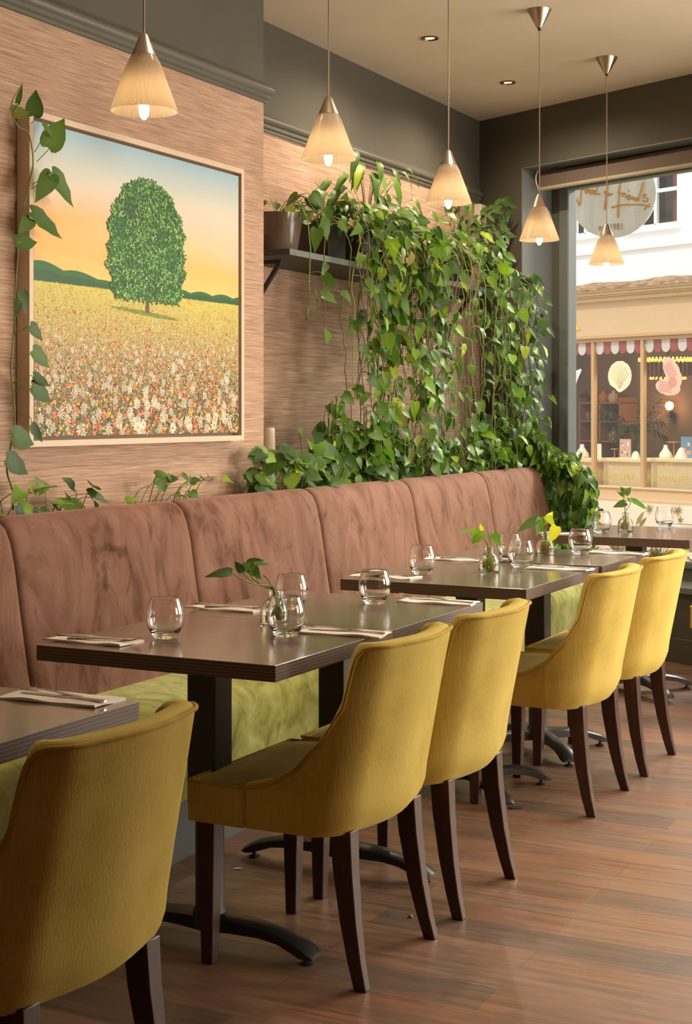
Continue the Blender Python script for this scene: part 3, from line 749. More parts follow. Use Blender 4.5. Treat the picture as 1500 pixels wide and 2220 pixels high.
class Plant:
    def __init__(s, name, loc, label, cat, group=None, seed=0):
        s.root = thing(name, loc, label, cat, group); s.o = Vector(loc); s.st = MB(); s.lf = MB(); s.rng = random.Random(seed)
    def stem(s, pts, r=.0028, n=24, col=None, taper=.6):
        pts = spline(pts, n); col = col or s.rng.choice(STEMC)
        s.st.tube([p - s.o for p in pts], [r*(1-(1-taper)*i/(n-1)) for i in range(n)], 5, col=col); return pts
    def leaf(s, base, d, nrm, L, col, **k): leaf(s.lf, Vector(base)-s.o, d, nrm, L, s.rng, col, **k)
    def vine(s, pts, every=.05, L=(.05, .09), n=None, kind='pothos', skip=0, pet=(.03, .07), out=Vector((1, -.25, .15)), droop=(.05, .6), kinds=None, spread=1.0, r=.0036):
        rng = s.rng
        length = sum((Vector(pts[i+1])-Vector(pts[i])).length for i in range(len(pts)-1))
        n = n or max(8, int(length/.035)); P = spline(pts, n)
        # small kinks at the nodes
        for i in range(1, n-1): P[i] = P[i] + Vector((rng.uniform(-1, 1), rng.uniform(-1, 1), 0))*.005
        col = rng.choice(STEMC); s.st.tube([p-s.o for p in P], [r*(1-.45*i/(n-1)) for i in range(n)], 5, col=col)
        acc = 0; side = rng.choice((-1, 1)); nxt = skip + every*rng.random()
        for i in range(1, n):
            seg = (P[i]-P[i-1]).length; acc += seg
            if acc < nxt: continue
            nxt = acc + every*rng.uniform(.6, 1.5); side = -side
            t_ = (P[i]-P[i-1]).normalized()
            lat = Vector((0, 1, 0))*side
            pd = (out*rng.uniform(.5, 1.1) + lat*rng.uniform(.2, 1.0)*spread + Vector((0, 0, rng.uniform(-.2, .7))) + t_*.25).normalized()
            pl = rng.uniform(*pet); q0 = P[i]; q1 = q0 + pd*pl*.6 + Vector((0, 0, .008)); q2 = q0 + pd*pl + Vector((0, 0, -.006))
            s.st.tube([v-s.o for v in spline([q0, q1, q2], 5)], .0016, 4, col=(.26, .32, .09), caps=False)
            ld = (pd*rng.uniform(.1, .9) + Vector((0, 0, -1))*rng.uniform(.35, 1.2) + lat*rng.uniform(-.3, .5) + Vector((0, rng.uniform(-.3, .3), 0))).normalized()
            nr = (out*.8 + Vector((rng.uniform(-.6, .6), rng.uniform(-1.2, 1.2), rng.uniform(-.2, .9))))
            kk = kind if not kinds else rng.choice(kinds)
            s.leaf(q2, ld, nr, rng.uniform(*L), tone(rng, kk), wf=rng.uniform(.52, .86), droop=rng.uniform(*droop), fold=rng.uniform(.1, .45))
        return P
    def done(s):
        for mb in (s.st, s.lf):      # nothing grows into the wall
            for i, v in enumerate(mb.v):
                X, Y = v[0]+s.o.x, v[1]+s.o.y
                lim = (XC if Y < YC else XR)+.006
                if X < lim and Y < 9: mb.v[i] = (lim-s.o.x, v[1], v[2])
        if s.st.v: s.st.build('stems', M_stem, s.root, smooth=True, angle=None, recalc=False)
        if s.lf.v: s.lf.build('leaves', M_leaf, s.root, smooth=True, angle=None, recalc=False)
        return s.root

# ------------------------------------------------------------------ bottle vases with sprigs
def sprig(base_px, lab, stems, leaves, seed, green=True, roots=(.30, .28, .05), dz=0, scale=1.0):
    z = ZT+dz; p = onz(base_px[0], base_px[1], z); D = (H-z)*F/(base_px[1]-HOR)
    # vase
    v = thing('bottle_vase', (p.x, p.y, z+.0006), lab[0], 'vase', 'little bottle vases with cuttings')
    rib = lambda k, zz: .018*(1 if k % 2 else -1) if zz < .03 else 0
    KV = 1.14
    o_ = [(0, 0), (.029, 0), (.032, .004), (.0325, .03), (.0315, .042), (.025, .056), (.0145, .066), (.0125, .070), (.0125, .084), (.0145, .086), (.0145, .0885)]
    i_ = [(.0118, .0880), (.0105, .070), (.0225, .055), (.0290, .041), (.0298, .03), (.0293, .006), (0, .005)]
    b = MB(); b.lathe([(r*KV, z_) for r, z_ in o_+i_], 48, rib=rib); b.build('glass_body', M_gglass, v, smooth=True, angle=60)
    # roots seen through the glass
    pl = thing('cut_sprig', (p.x, p.y, z+.007), lab[1], 'plant', 'cuttings in the bottle vases')
    rng = random.Random(seed); b = MB(); o = Vector((p.x, p.y, z+.007))
    for k in range(34):
        a = rng.uniform(0, 6.28); pts = [Vector((0, 0, .045))]
        for q in range(4): a += rng.uniform(-1, 1); rr = rng.uniform(.008, .024); pts.append(Vector((rr*math.cos(a), rr*math.sin(a), rng.uniform(.001, .038))))
        b.tube(spline(pts, 12), .0010, 4, col=tuple(c*rng.uniform(.7, 1.3) for c in roots))
    b.build('roots', M_stem, pl, smooth=True, angle=None)
    st, lf = MB(), MB(); dv = {}
    R = Vector((CS, SN, 0)); Fw = Vector((-SN, CS, 0)); cam0 = Vector((0, 0, H))
    for s_ in stems:
        pts = [PX(x, y, D+d) for x, y, d in s_]
        st.tube([q-o for q in spline([o+Vector((0, 0, .03)), o+Vector((rng.uniform(-.004, .004), rng.uniform(-.004, .004), .083))]+pts, 16)], .0017, 6, col=rng.choice(((.30, .38, .06), (.22, .30, .05), (.36, .36, .10))))
    for (bx, by, bd, tx, ty, td, w, kind, tilt) in leaves:
        B, T = PX(bx, by, D+bd), PX(tx, ty, D+td); d = T-B; L = d.length
        n = -Fw*math.cos(tilt) + Vector((0, 0, 1))*math.sin(tilt) + R*.2
        leaf(lf, B-o, d, n, L, rng, tone(rng, kind), wf=w/.9, droop=.12, fold=.12)
    st.build('stems', M_stem, pl, smooth=True, angle=None, recalc=False); lf.build('leaves', M_leaf, pl, smooth=True, angle=None, recalc=False)
sprig((594, 1352), ('small clear bottle vase between the tumblers on the second table', 'dark green cutting leaning left out of the vase on the second table'),
      [[(586, 1270, 0), (560, 1268, -.02), (530, 1258, -.04), (501, 1240, -.05)], [(592, 1270, 0), (575, 1272, -.01), (548, 1262, -.02), (522, 1238, -.02)],
       [(590, 1278, 0), (565, 1268, 0), (545, 1250, .01), (540, 1232, 0)], [(592, 1275, 0), (580, 1255, 0), (571, 1248, .01)], [(590, 1275, 0), (560, 1262, .02), (553, 1225, .03)]],
      [(501, 1240, -.05, 443, 1247, -.07, .42, 'dark', .8), (524, 1238, -.02, 508, 1215, -.01, .6, 'dark', .2), (524, 1238, -.02, 545, 1216, 0, .45, 'pothos', .6),
       (534, 1220, .02, 566, 1254, -.02, .55, 'pothos', .3), (540, 1222, .02, 574, 1212, .03, .6, 'dark', .6), (553, 1222, 0, 590, 1222, .01, .35, 'pothos', .9)], 1)
sprig((1060, 1240), ('small clear bottle vase with green water on the third table', 'yellow-green cutting in the vase with green water'),
      [[(1058, 1185, 0), (1050, 1165, 0), (1042, 1172, 0), (1036, 1170, 0)], [(1062, 1186, 0), (1064, 1165, 0), (1070, 1158, 0)], [(1058, 1188, 0), (1048, 1160, .01), (1040, 1150, .01)], [(1050, 1170, 0), (1025, 1175, -.01), (1008, 1150, -.02)]],
      [(1012, 1152, -.02, 996, 1143, -.03, .5, 'bright', .5), (1028, 1148, 0, 1035, 1182, -.02, .62, 'bright', .2), (1036, 1152, .01, 1058, 1168, 0, .55, 'bright', .5), (1045, 1150, .01, 1041, 1134, .02, .6, 'yellow', .8),
       (1070, 1158, 0, 1088, 1188, -.01, .55, 'bright', .2), (1064, 1165, .01, 1063, 1148, .02, .3, 'bright', .3), (1040, 1160, -.02, 1022, 1180, -.03, .6, 'bright', .3)], 2, roots=(.36, .38, .04))
sprig((1182, 1204), ('small clear bottle vase with amber roots near the table seam', 'bright yellow-green cutting in the vase with amber roots'),
      [[(1180, 1155, 0), (1174, 1130, 0), (1160, 1125, -.01)], [(1182, 1155, 0), (1183, 1130, 0), (1185, 1118, 0)], [(1184, 1158, 0), (1186, 1140, -.01), (1190, 1130, -.01)], [(1180, 1155, 0), (1172, 1140, -.02)]],
      [(1164, 1125, -.01, 1119, 1152, -.04, .36, 'pothos', .7), (1172, 1124, -.01, 1165, 1163, -.03, .5, 'bright', .2), (1186, 1128, 0, 1200, 1108, .02, .62, 'yellow', .2), (1187, 1120, -.01, 1203, 1142, -.03, .6, 'yellow', .2),
       (1206, 1142, -.02, 1192, 1178, -.04, .62, 'yellow', .2), (1178, 1134, 0, 1190, 1112, .02, .5, 'yellow', .3), (1180, 1124, .02, 1162, 1136, .02, .5, 'bright', .4)], 3, roots=(.42, .27, .07))
sprig((1356, 1152), ('small clear bottle vase with pale roots on the window table', 'upright green cutting with a heart of two leaves on the window table'),
      [[(1354, 1112, 0), (1353, 1085, 0), (1355, 1070, 0)], [(1354, 1112, 0), (1362, 1100, 0), (1370, 1084, 0)], [(1353, 1088, 0), (1350, 1070, 0), (1342, 1064, 0)]],
      [(1355, 1070, 0, 1345, 1054, .01, .75, 'pothos', .2), (1355, 1070, 0, 1369, 1056, .01, .75, 'pothos', .2), (1351, 1076, 0, 1337, 1064, 0, .4, 'pothos', .5), (1356, 1090, 0, 1329, 1098, -.02, .55, 'pothos', .7),
       (1366, 1086, 0, 1358, 1077, .01, .5, 'bright', .5), (1368, 1083, 0, 1408, 1104, -.03, .34, 'bright', .8)], 4, roots=(.45, .33, .2))

# ------------------------------------------------------------------ wall shelf and its pots
SZ = 2.042*.9686+.045; SZ = 1.327+356.5*(3.167*.9686/(SN+.0375*CS))/F
SX = -3.167*.9686; SY0, SY1 = 5.708*.9686, 8.44*.9686
sh = thing('wall_shelf', (XR, (SY0+SY1)/2, SZ), 'long dark wall shelf with a grey front edge carrying the pots', 'shelf')
ym = (SY0+SY1)/2
b = MB(); b.box(.002, SX-XR-.002, SY0-ym, SY1-ym, -.026, 0); b.build('board', M_shelf, sh, bevel=(.001, 1))
b = MB(); b.box(SX-XR-.002, SX-XR+.001, SY0-ym, SY1-ym, -.026, 0); b.build('front_edge', M_shelfe, sh)
for yb in (SY0+.20, 7.18, SY1-.25):
    b = MB(); y = yb-ym; b.box(.002, .20, y-.014, y+.014, -.040, -.027); b.box(.002, .014, y-.014, y+.014, -.30, -.04)
    b.prism([(.012, -.27), (.175, -.040), (.198, -.040), (.012, -.300)], lambda u, v, w: (u, w, v), y-.008, y+.008); b.build('bracket', M_black, sh)
def pot(x, y, z, r0, r1, h, m, name='pot_body', parent=None, rim=.006):
    b = MB(); b.lathe([(0, .0), (r0, 0), (r0+.003, .004), (r1, h), (r1-rim, h), (r1-rim-.004, h-.03), (0, h-.03)], 40)
    return b.build(name, m, parent, smooth=True, angle=40)
def potted(name, x, y, z, r0, r1, h, m, lab, cat, grp=None, seed=0, square=False):
    P = Plant(name, (x, y, z), lab, cat, grp, seed)
    if square:
        b = MB(); b.box(-r1, r1, -r1, r1, 0, h); b.box(-r1+.01, r1-.01, -r1+.01, r1-.01, h-.02, h-.018); b.build('pot_body', m, P.root, bevel=(.003, 2))
    else: pot(0, 0, 0, r0, r1, h, m, parent=P.root)
    b = MB(); b.lathe([(0, h-.024), (r1-.012, h-.026)], 20); b.build('soil', M_soil, P.root) if not square else None
    return P
def hang(P, x0, y0, zp, xe, y1, zend, wob=.03, **k):
    rng = P.rng
    xo = xe + rng.uniform(-.02, .10)
    pts = [(x0, y0, zp), (x0+(xo-x0)*.5, y0+(y1-y0)*.4, zp+rng.uniform(.02, .09)), (xo, y1, zp-.06)]
    z = zp-.06; y = y1
    while z > zend+.1:
        z -= rng.uniform(.14, .22); y += rng.uniform(-wob, wob); pts.append((xo+rng.uniform(-.025, .03), y, z))
    pts.append((xo, y, zend)); P.vine(pts, **k)
gP = 'pothos plants on the wall shelf'
xs_ = XR+.14
# left pot with few strands
P = potted('potted_pothos', xs_-.0, 5.79, SZ, .085, .118, .185, M_glaze, 'sparse pothos in a brown glazed pot at the left end of the shelf', 'potted plant', gP, 11)
for y1, ze, ev in ((5.60, 1.78, .11), (5.68, 1.62, .13), (5.95, 1.42, .15), (6.0, 1.15, .13), (6.05, 1.08, .11)):
    hang(P, xs_, 5.79, SZ+.165, SX+.02, y1, ze, every=ev, L=(.06, .10), pet=(.05, .09))
for a in range(7):
    an = a*.7-2.0; s0 = Vector((xs_, 5.79, SZ+.165)); e = s0+Vector((.10*math.cos(an)+.06, .16*math.sin(an), .04+.08*P.rng.random())); P.stem([s0, (s0+e)/2+Vector((0, 0, .05)), e], .0018, 8); P.leaf(e, (math.cos(an)*.6+.3, math.sin(an)*.8, -.5), (.6, -.4, .6), .062, tone(P.rng), wf=.6)
P.done()
spec = [(6.20, 'square', 'pothos in a black square planter, left part of the hanging foliage', (6.05, 6.40), 11, 21),
        (6.58, 'pot', 'dense pothos in a dark pot, middle of the hanging foliage', (6.32, 6.80), 18, 22),
        (6.90, 'pot', 'dense pothos curtain in a dark pot, right of the middle', (6.62, 7.05), 14, 23)]
for y, kd, lab, (ya, yb), nv, sd in spec:
    P = potted('potted_pothos', xs_, y, SZ, .075, .105 if kd == 'pot' else .088, .19, M_bpot, lab, 'potted plant', gP, sd, square=(kd == 'square'))
    for k in range(nv):
        y1 = ya+(yb-ya)*(k+.5)/nv+P.rng.uniform(-.02, .02)
        ze = P.rng.choice((1.06, 1.06, 1.08, 1.2, 1.4, 1.6))
        hang(P, xs_+P.rng.uniform(-.05, .05), y+P.rng.uniform(-.06, .06), SZ+.19, SX+.03, y1, ze, every=.066 if k % 3 else .12, L=(.05, .10), kinds=('pothos', 'pothos', 'dark', 'bright', 'pothos', 'gold', 'dark') if sd == 22 else ('pothos', 'pothos', 'dark', 'bright'))
    for k in range(22 if sd != 21 else 12):
        an = P.rng.uniform(0, 6.28); s0 = Vector((xs_, y+P.rng.uniform(-.12, .12), SZ+.18)); e = s0+Vector((.16*math.cos(an)+.09, .20*math.sin(an), P.rng.uniform(.0, .15)))
        P.stem([s0, (s0+e)/2+Vector((0, 0, .06)), e], .0018, 8); P.leaf(e, (math.cos(an)*.6+.3, math.sin(an)*.7, P.rng.uniform(-.9, .1)), (.7, -.4, .6), P.rng.uniform(.06, .105), tone(P.rng), wf=.62)
    P.done()
# arching strappy plant rising above the shelf
P = potted('arching_houseplant', xs_-.02, 6.74, SZ+.0, .05, .065, .22, M_bpot, 'tall arching plant with long drooping leaves rising over the shelf foliage', 'potted plant', None, 31)
for k in range(30):
    an = P.rng.uniform(-1.9, 2.0); rr = P.rng.uniform(.16, .36); h = P.rng.uniform(.12, .36)
    s0 = Vector((xs_-.02, 6.74, SZ+.2)); e = s0+Vector((rr*math.cos(an)*.6, rr*math.sin(an)*1.05, h))
    P.stem([s0, s0+(e-s0)*.5+Vector((0, 0, .05)), e], .002, 10, col=(.14, .22, .05))
    P.leaf(e, (math.cos(an)*.8+.1, math.sin(an), P.rng.uniform(-1.2, -.1)), (.6, -.3, .9), P.rng.uniform(.11, .17), tone(P.rng, 'pothos' if k % 4 else 'dark'), wf=.32, droop=.55, fold=.2)
P.done()
# metal pot, sparse bare stems
P = potted('potted_pothos', xs_+.05, 7.30, SZ, .055, .085, .18, M_steel, 'pothos with bare trailing stems in a polished metal pot on the shelf', 'potted plant', gP, 41)
for k in range(13):
    y1 = 7.14+.028*k; hang(P, xs_+.05, 7.30, SZ+.16, SX+.03, y1, P.rng.choice((1.06, 1.1, 1.2, 1.35)), every=.55 if k % 4 else .16, L=(.045, .075), r=.0028, wob=.02)
for k in range(12):
    an = P.rng.uniform(-1.6, 1.6); s0 = Vector((xs_+.05, 7.3, SZ+.16)); e = s0+Vector((.1*math.cos(an)+.05, .22*math.sin(an), P.rng.uniform(.03, .2)))
    P.stem([s0, (s0+e)/2+Vector((0, 0, .05)), e], .0018, 8); P.leaf(e, (math.cos(an)*.6, math.sin(an), -.4), (.7, -.4, .6), .09, tone(P.rng), wf=.6)
P.done()
P = potted('potted_pothos', xs_, 7.72, SZ, .07, .10, .19, M_bpot, 'bushy pothos falling in a thick curtain at the window end of the shelf', 'potted plant', gP, 51)
for k in range(26):
    y1 = 7.56+.72*(k+.5)/26+P.rng.uniform(-.02, .02)
    ze = P.rng.choice((1.04, 1.06, 1.10, 1.25, 1.5))
    hang(P, xs_, 7.66+P.rng.uniform(-.1, .2), SZ+.17-.10*(k/26), SX+.05, y1, ze, every=.066 if k % 4 else .12, L=(.045, .095), kinds=('pothos', 'bright', 'dark', 'dark', 'pothos'))
for k in range(30):
    an = P.rng.uniform(-1.9, 1.9); s0 = Vector((xs_, 7.66+P.rng.uniform(-.1, .3), SZ+.15)); e = s0+Vector((.12*math.cos(an)+.08, .22*math.sin(an), P.rng.uniform(-.02, .16)))
    P.stem([s0, (s0+e)/2+Vector((0, 0, .05)), e], .0018, 8); P.leaf(e, (math.cos(an)*.6+.2, math.sin(an)*.8, -.5), (.7, -.4, .6), P.rng.uniform(.06, .10), tone(P.rng, 'bright' if k % 3 == 0 else 'pothos'), wf=.7)
P.done()
# branch plant reaching over to the corner
P = potted('branching_houseplant', xs_, 7.50, SZ, .05, .075, .16, M_bpot, 'plant with long leafy branches reaching out towards the dark corner', 'potted plant', None, 61)
def branch(P, pts, n, L, kind='pothos'):
    Q = spline(pts, n); P.st.tube([q-P.o for q in Q], .0032, 6, col=(.16, .14, .06))
    for i in range(2, n):
        t_ = (Q[i]-Q[i-1]).normalized()
        for sgn in (-1, 1):
            d = t_*.7 + Vector((P.rng.uniform(-.2, .4), sgn*.4, sgn*.7)); P.leaf(Q[i], d, (.8, -.5, .3), P.rng.uniform(*L), tone(P.rng, kind), wf=.5, droop=.1, fold=.1)
s0 = (xs_, 7.50, SZ+.15)
for (ax, ay, k) in (((1022, 480), (1090, 436), 15), ((1030, 490), (1075, 455), 11), ((1020, 500), (1088, 488), 12), ((1010, 470), (1000, 420), 9), ((1000, 480), (960, 425), 10), ((1030, 500), (1080, 510), 9)):
    m = onX(*ax, -3.22); e = onX(*ay, -3.14); end = e+Vector((.02, .03, -.06))
    branch(P, [s0, m, e, end], k, (.045, .075), 'dark' if k > 9 else 'pothos')
P.done()

# ------------------------------------------------------------------ plants along the ledge behind the bench
LZ = .955
def ledge(name, y0, y1, lab, n, seed, hmin=.02, hmax=.12, kinds=('pothos', 'pothos', 'bright', 'dark'), x=-2.99, L=(.055, .095), up=.12, grp='pothos growing along the ledge'):
    P = Plant(name, (x-.03, (y0+y1)/2, LZ), lab, 'plant', grp, seed)
    b = MB(); b.box(-.035, .035, -(y1-y0)/2, (y1-y0)/2, 0, .03); b.build('soil', M_soil, P.root)
    for k in range(n):
        y = y0+(y1-y0)*(k+.5)/n+P.rng.uniform(-.03, .03); s0 = Vector((x-.03, y, LZ+.02)); h = P.rng.uniform(hmin, hmax)
        dy = P.rng.uniform(-.12, .12); e = s0+Vector((P.rng.uniform(.0, .11), dy, .045+h))
        P.stem([s0, (s0+e)/2+Vector((0, -dy*.2, .03)), e], .0019, 7)
        P.leaf(e, (P.rng.uniform(-.1, .8), P.rng.uniform(-1, 1), P.rng.uniform(-.7, .4)), (.7, P.rng.uniform(-.8, .4), .7), P.rng.uniform(*L), tone(P.rng, P.rng.choice(kinds)), wf=P.rng.uniform(.65, 1), droop=P.rng.uniform(.1, .45))
    return P
xl = -3.02
ledge('pothos_plant', 3.35, 4.05, 'small pothos at the far left above the bench, under the painting', 30, 71, 0, .11, x=xl, L=(.05, .085)).done()
ledge('pothos_plant', 4.35, 4.72, 'little pothos shoots on the ledge below the middle of the painting', 16, 72, .0, .09, x=xl, L=(.035, .06)).done()
ledge('pothos_plant', 5.08, 5.70, 'bushy pothos with yellow tips on the ledge at the chimney corner', 62, 73, .0, .15, x=xl, L=(.06, .11)).done()
P_foot = ledge('pothos_plant', 5.65, 6.60, 'thick pothos on the ledge at the foot of the hanging foliage', 130, 74, .0, .24, x=xl-.05, L=(.06, .10))
_p = P_foot
for k in range(13):
    y0 = 5.85+.045*k; h = _p.rng.uniform(.22, .46); dy = _p.rng.uniform(-.22, -.05)
    _p.vine([(xl-.08, y0, LZ+.03), (xl-.04, y0+dy*.3, LZ+h*.8), (xl+.0, y0+dy*.7, LZ+h), (xl+.02, y0+dy, LZ+h*.75), (xl+.01, y0+dy*1.1, LZ+h*.3)], every=.075, L=(.05, .095), r=.003)
_p.done()
ledge('pothos_plant', 6.55, 7.45, 'thick pothos on the ledge in front of the glass jug', 115, 75, .0, .17, x=xl-.05).done()
ledge('pothos_plant', 7.40, 8.15, 'thick bright pothos on the ledge below the window end foliage', 105, 76, .0, .26, x=xl-.05, kinds=('pothos', 'bright', 'bright')).done()
# strands falling past the end of the bench beside the window
P = Plant('pothos_plant', (-3.05, 8.1, LZ), 'pothos falling in a thick cascade past the window end of the bench', 'plant', None, 81)
b = MB(); b.box(-.08, .08, -.1, .08, 0, .06); b.build('soil', M_soil, P.root)
for k in range(40):
    a = k/39; s0 = (-3.05, 8.08, 1.0)
    ex, ey = -2.97+.42*a+P.rng.uniform(-.03, .03), 8.22-.17*a+P.rng.uniform(-.05, .03)
    top = 1.12-.16*a+P.rng.uniform(-.04, .05); ze = P.rng.uniform(.45, .72) if a < .5 else P.rng.uniform(.62, .80)
    P.vine([s0, (-3.02+.2*a, 8.15, top+.05), (ex-.02, ey, top), (ex, ey, (top+ze)/2), (ex+.02, ey-.01, ze)], every=.045, L=(.055, .10), kinds=('pothos', 'bright', 'pothos', 'dark'), out=Vector((.8, -.6, .2)))
P.done()
# vine climbing the left of the painting
P = Plant('climbing_pothos', (-3.06, 3.70, LZ), 'pothos vine climbing up the left side of the tree painting', 'plant', None, 91)
b = MB(); b.box(-.03, .03, -.06, .06, 0, .03); b.build('soil', M_soil, P.root)
def fx(px, py, X=-3.02): return onX(px, py, X)
main = [(28, 1065), (15, 1020), (22, 975), (32, 905), (24, 800), (30, 720), (33, 640), (38, 560), (45, 480), (62, 400), (72, 350), (62, 290), (40, 275), (26, 245), (28, 215), (50, 180)]
P.stem([fx(28, 1105, -3.05)]+[fx(*q) for q in main], .0034, 70, col=(.20, .26, .06), taper=.5)
FL = [((72, 250), (80, 193), (68, 268), .62, 'pothos'), ((28, 245), (68, 240), (36, 222), .55, 'gold'), ((105, 318), (143, 252), (80, 350), .5, 'pothos'), ((94, 268), (118, 298), (75, 330), .3, 'pothos'),
      ((112, 378), (78, 436), (70, 400), .42, 'pothos'), ((114, 375), (168, 452), (68, 410), .36, 'pothos'), ((70, 460), (146, 518), (50, 480), .30, 'pothos'), ((66, 475), (42, 505), (46, 490), .5, 'pothos'), ((35, 527), (86, 522), (38, 540), .48, 'dark'),
      ((48, 632), (60, 682), (34, 640), .45, 'dark'), ((66, 706), (97, 740), (30, 725), .5, 'dark'), ((72, 760), (113, 798), (26, 800), .5, 'pothos'), ((74, 815), (116, 838), (28, 830), .35, 'dark'), ((70, 838), (118, 872), (30, 850), .5, 'dark'),
      ((68, 922), (96, 960), (40, 900), .4, 'dark'), ((28, 945), (80, 962), (26, 955), .62, 'dark'), ((15, 995), (68, 1028), (18, 990), .5, 'dark'), ((40, 652), (34, 690), (30, 660), .4, 'dark'), ((38, 222), (50, 182), (28, 235), .25, 'pothos')]
for bq_, tp, nd, w, kd in FL:
    B = fx(*bq_, -2.975); T = fx(*tp, -2.965); N_ = fx(*nd, -3.02)
    P.st.tube([q-P.o for q in spline([N_, (N_+B)/2+Vector((.02, 0, .01)), B], 8)], .0014, 5, col=(.22, .30, .06))
    P.leaf(B, T-B, (.9, -.5, .35), (T-B).length, tone(P.rng, kd), wf=w/.80, droop=.1, fold=.12)
P.done()

# candle and glass jug on the ledge, cream speaker on the wall
p = onX(583, 1015, -3.25)
b = MB(); b.lathe([(0, 0), (.032, 0), (.030, .02), (.0215, .248), (.019, .252), (0, .252)], 28)
cd = b.build('pillar_candle', M_cream, None, smooth=True, angle=50); cd.location = (-3.24, onX(585, 925, -3.24).y+.0, LZ); cd.scale = (1, 1, 1.22)
cd.location.z = LZ; tag(cd, 'tall tapering cream candle standing at the chimney corner', 'candle')
b = MB(); b.lathe([(0, 0), (.09, 0), (.10, .01), (.105, .05), (.105, .20), (.09, .25), (.05, .29), (.034, .31), (.032, .345), (.044, .352), (.044, .362), (.038, .362), (.027, .35), (.028, .31), (.045, .285), (.085, .245), (.1, .2), (.1, .05), (.09, .008), (0, .008)], 48); b.v = [(x*.82, y*.82, z*1.18) for x, y, z in b.v]
p = onX(930, 1000, -3.22); j = b.build('glass_jug', M_glass, None, smooth=True, angle=60); j.location = (-3.22, p.y, LZ+.0005); tag(j, 'large clear glass jug behind the hanging foliage', 'jug')
p = onX(1045, 466, XR+.03)
sp = thing('wall_speaker', (XR, p.y, p.z), 'small cream speaker on the wall behind the leafy branches', 'speaker')
b = MB(); b.box(.002, .05, -.07, .07, -.075, .06); b.build('cabinet', M_cream, sp, bevel=(.008, 3))
b = MB(); b.box(.05, .053, -.06, .06, -.06, .05); b.build('grille', M_frame, sp, bevel=(.003, 2))
# ------------------------------------------------------------------ the painting
PY0, PY1, PZ0, PZ1 = 3.790, 5.119, 1.218, 2.292
pt = thing('framed_painting', (XC, (PY0+PY1)/2, PZ0), 'large framed painting of one round green tree above a flower meadow', 'painting')
FW_, FD = .02, .054
def PB(name, m, y0, y1, z0, z1, x0, x1): b = MB(); b.box(x0, x1, y0-(PY0+PY1)/2, y1-(PY0+PY1)/2, z0-PZ0, z1-PZ0); return b
b = MB(); q = (PY0+PY1)/2
for y0, y1, z0, z1 in ((PY0, PY1, PZ1-FW_, PZ1), (PY0, PY1, PZ0, PZ0+FW_), (PY0, PY0+FW_, PZ0+FW_, PZ1-FW_), (PY1-FW_, PY1, PZ0+FW_, PZ1-FW_)):
    b.box(.003, FD, y0-q, y1-q, z0-PZ0, z1-PZ0)
b.build('frame', M_frame, pt)
b = MB(); b.box(.003, .012, PY0+FW_-q, PY1-FW_-q, FW_, PZ1-PZ0-FW_); b.build('backing', mat('frame_recess', (.36, .26, .19), .8), pt)
cy0, cy1, cz0, cz1 = PY0+.031, PY1-.031, PZ0+.031, PZ1-.031
CW, CHt = cy1-cy0, cz1-cz0
cv = MB(); rng = random.Random(5)
XP = .046
cv.box(.012, XP-.0006, cy0-q, cy1-q, cz0-PZ0, cz1-PZ0, col=(.5, .4, .3))
def PP(u, v, l=0): return (XP+l*.00016, cy0-q+u*CW, cz0-PZ0+v*CHt)
# sky: a grid of pigment mixed from blue at the top, pale, pink, orange at the horizon
def sky(u, v):
    t_ = (v-.5)/.5
    st = [(0, srgb(250, 205, 120)), (.22, srgb(248, 190, 112)), (.40, srgb(247, 205, 150)), (.55, srgb(238, 212, 190)), (.72, srgb(218, 216, 204)), (.9, srgb(184, 206, 214)), (1, srgb(160, 198, 218))]
    c = [float(np.interp(t_, [s[0] for s in st], [s[1][k] for s in st])) for k in range(3)]
    e = max(0, 1-abs(t_-.35-.1*math.sin(u*5))/.22)*max(0, 1-u*1.5)
    o = srgb(252, 178, 88); c = [c[k]*(1-e*.8)+o[k]*e*.8 for k in range(3)]
    e = max(0, 1-abs(t_-.42+.06*math.sin(u*7))/.2)*max(0, u-.55)*2.0
    o = srgb(238, 200, 185); c = [c[k]*(1-e*.7)+o[k]*e*.7 for k in range(3)]
    return tuple(c)
rows = []; n = 44; cols = []
for i in range(n+1):
    r = []
    for j in range(41):
        u, v = j/40, .5+.5*i/n; r.append(PP(u, v)); cols.append(sky(u, v))
    rows.append(r)
n0 = len(cv.v); cv.grid(rows, col=(0, 0, 0)); cv.c[n0:] = cols
# field ground
rows = []; cols = []
gst = [(0, srgb(104, 92, 66)), (.25, srgb(140, 122, 82)), (.5, srgb(170, 150, 100)), (.75, srgb(196, 178, 104)), (1, srgb(212, 202, 100))]
for i in range(21):
    r = []
    for j in range(11):
        u, v = j/10, .5*i/20; r.append(PP(u, v)); cols.append(tuple(float(np.interp(v*2, [s[0] for s in gst], [s[1][k] for s in gst])) for k in range(3)))
    rows.append(r)
n0 = len(cv.v); cv.grid(rows, col=(0, 0, 0)); cv.c[n0:] = cols
def daub(u, v, ru, rv, col, l, k=5):
    a0 = rng.uniform(0, 6.28); pts = [PP(min(.999, max(.001, u+ru*math.cos(a0+6.2832*i/k)*rng.uniform(.6, 1.1))), min(.999, max(.001, v+rv*math.sin(a0+6.2832*i/k)*rng.uniform(.6, 1.1))), l) for i in range(k)]
    cv.add(pts, [tuple(range(k))], col)
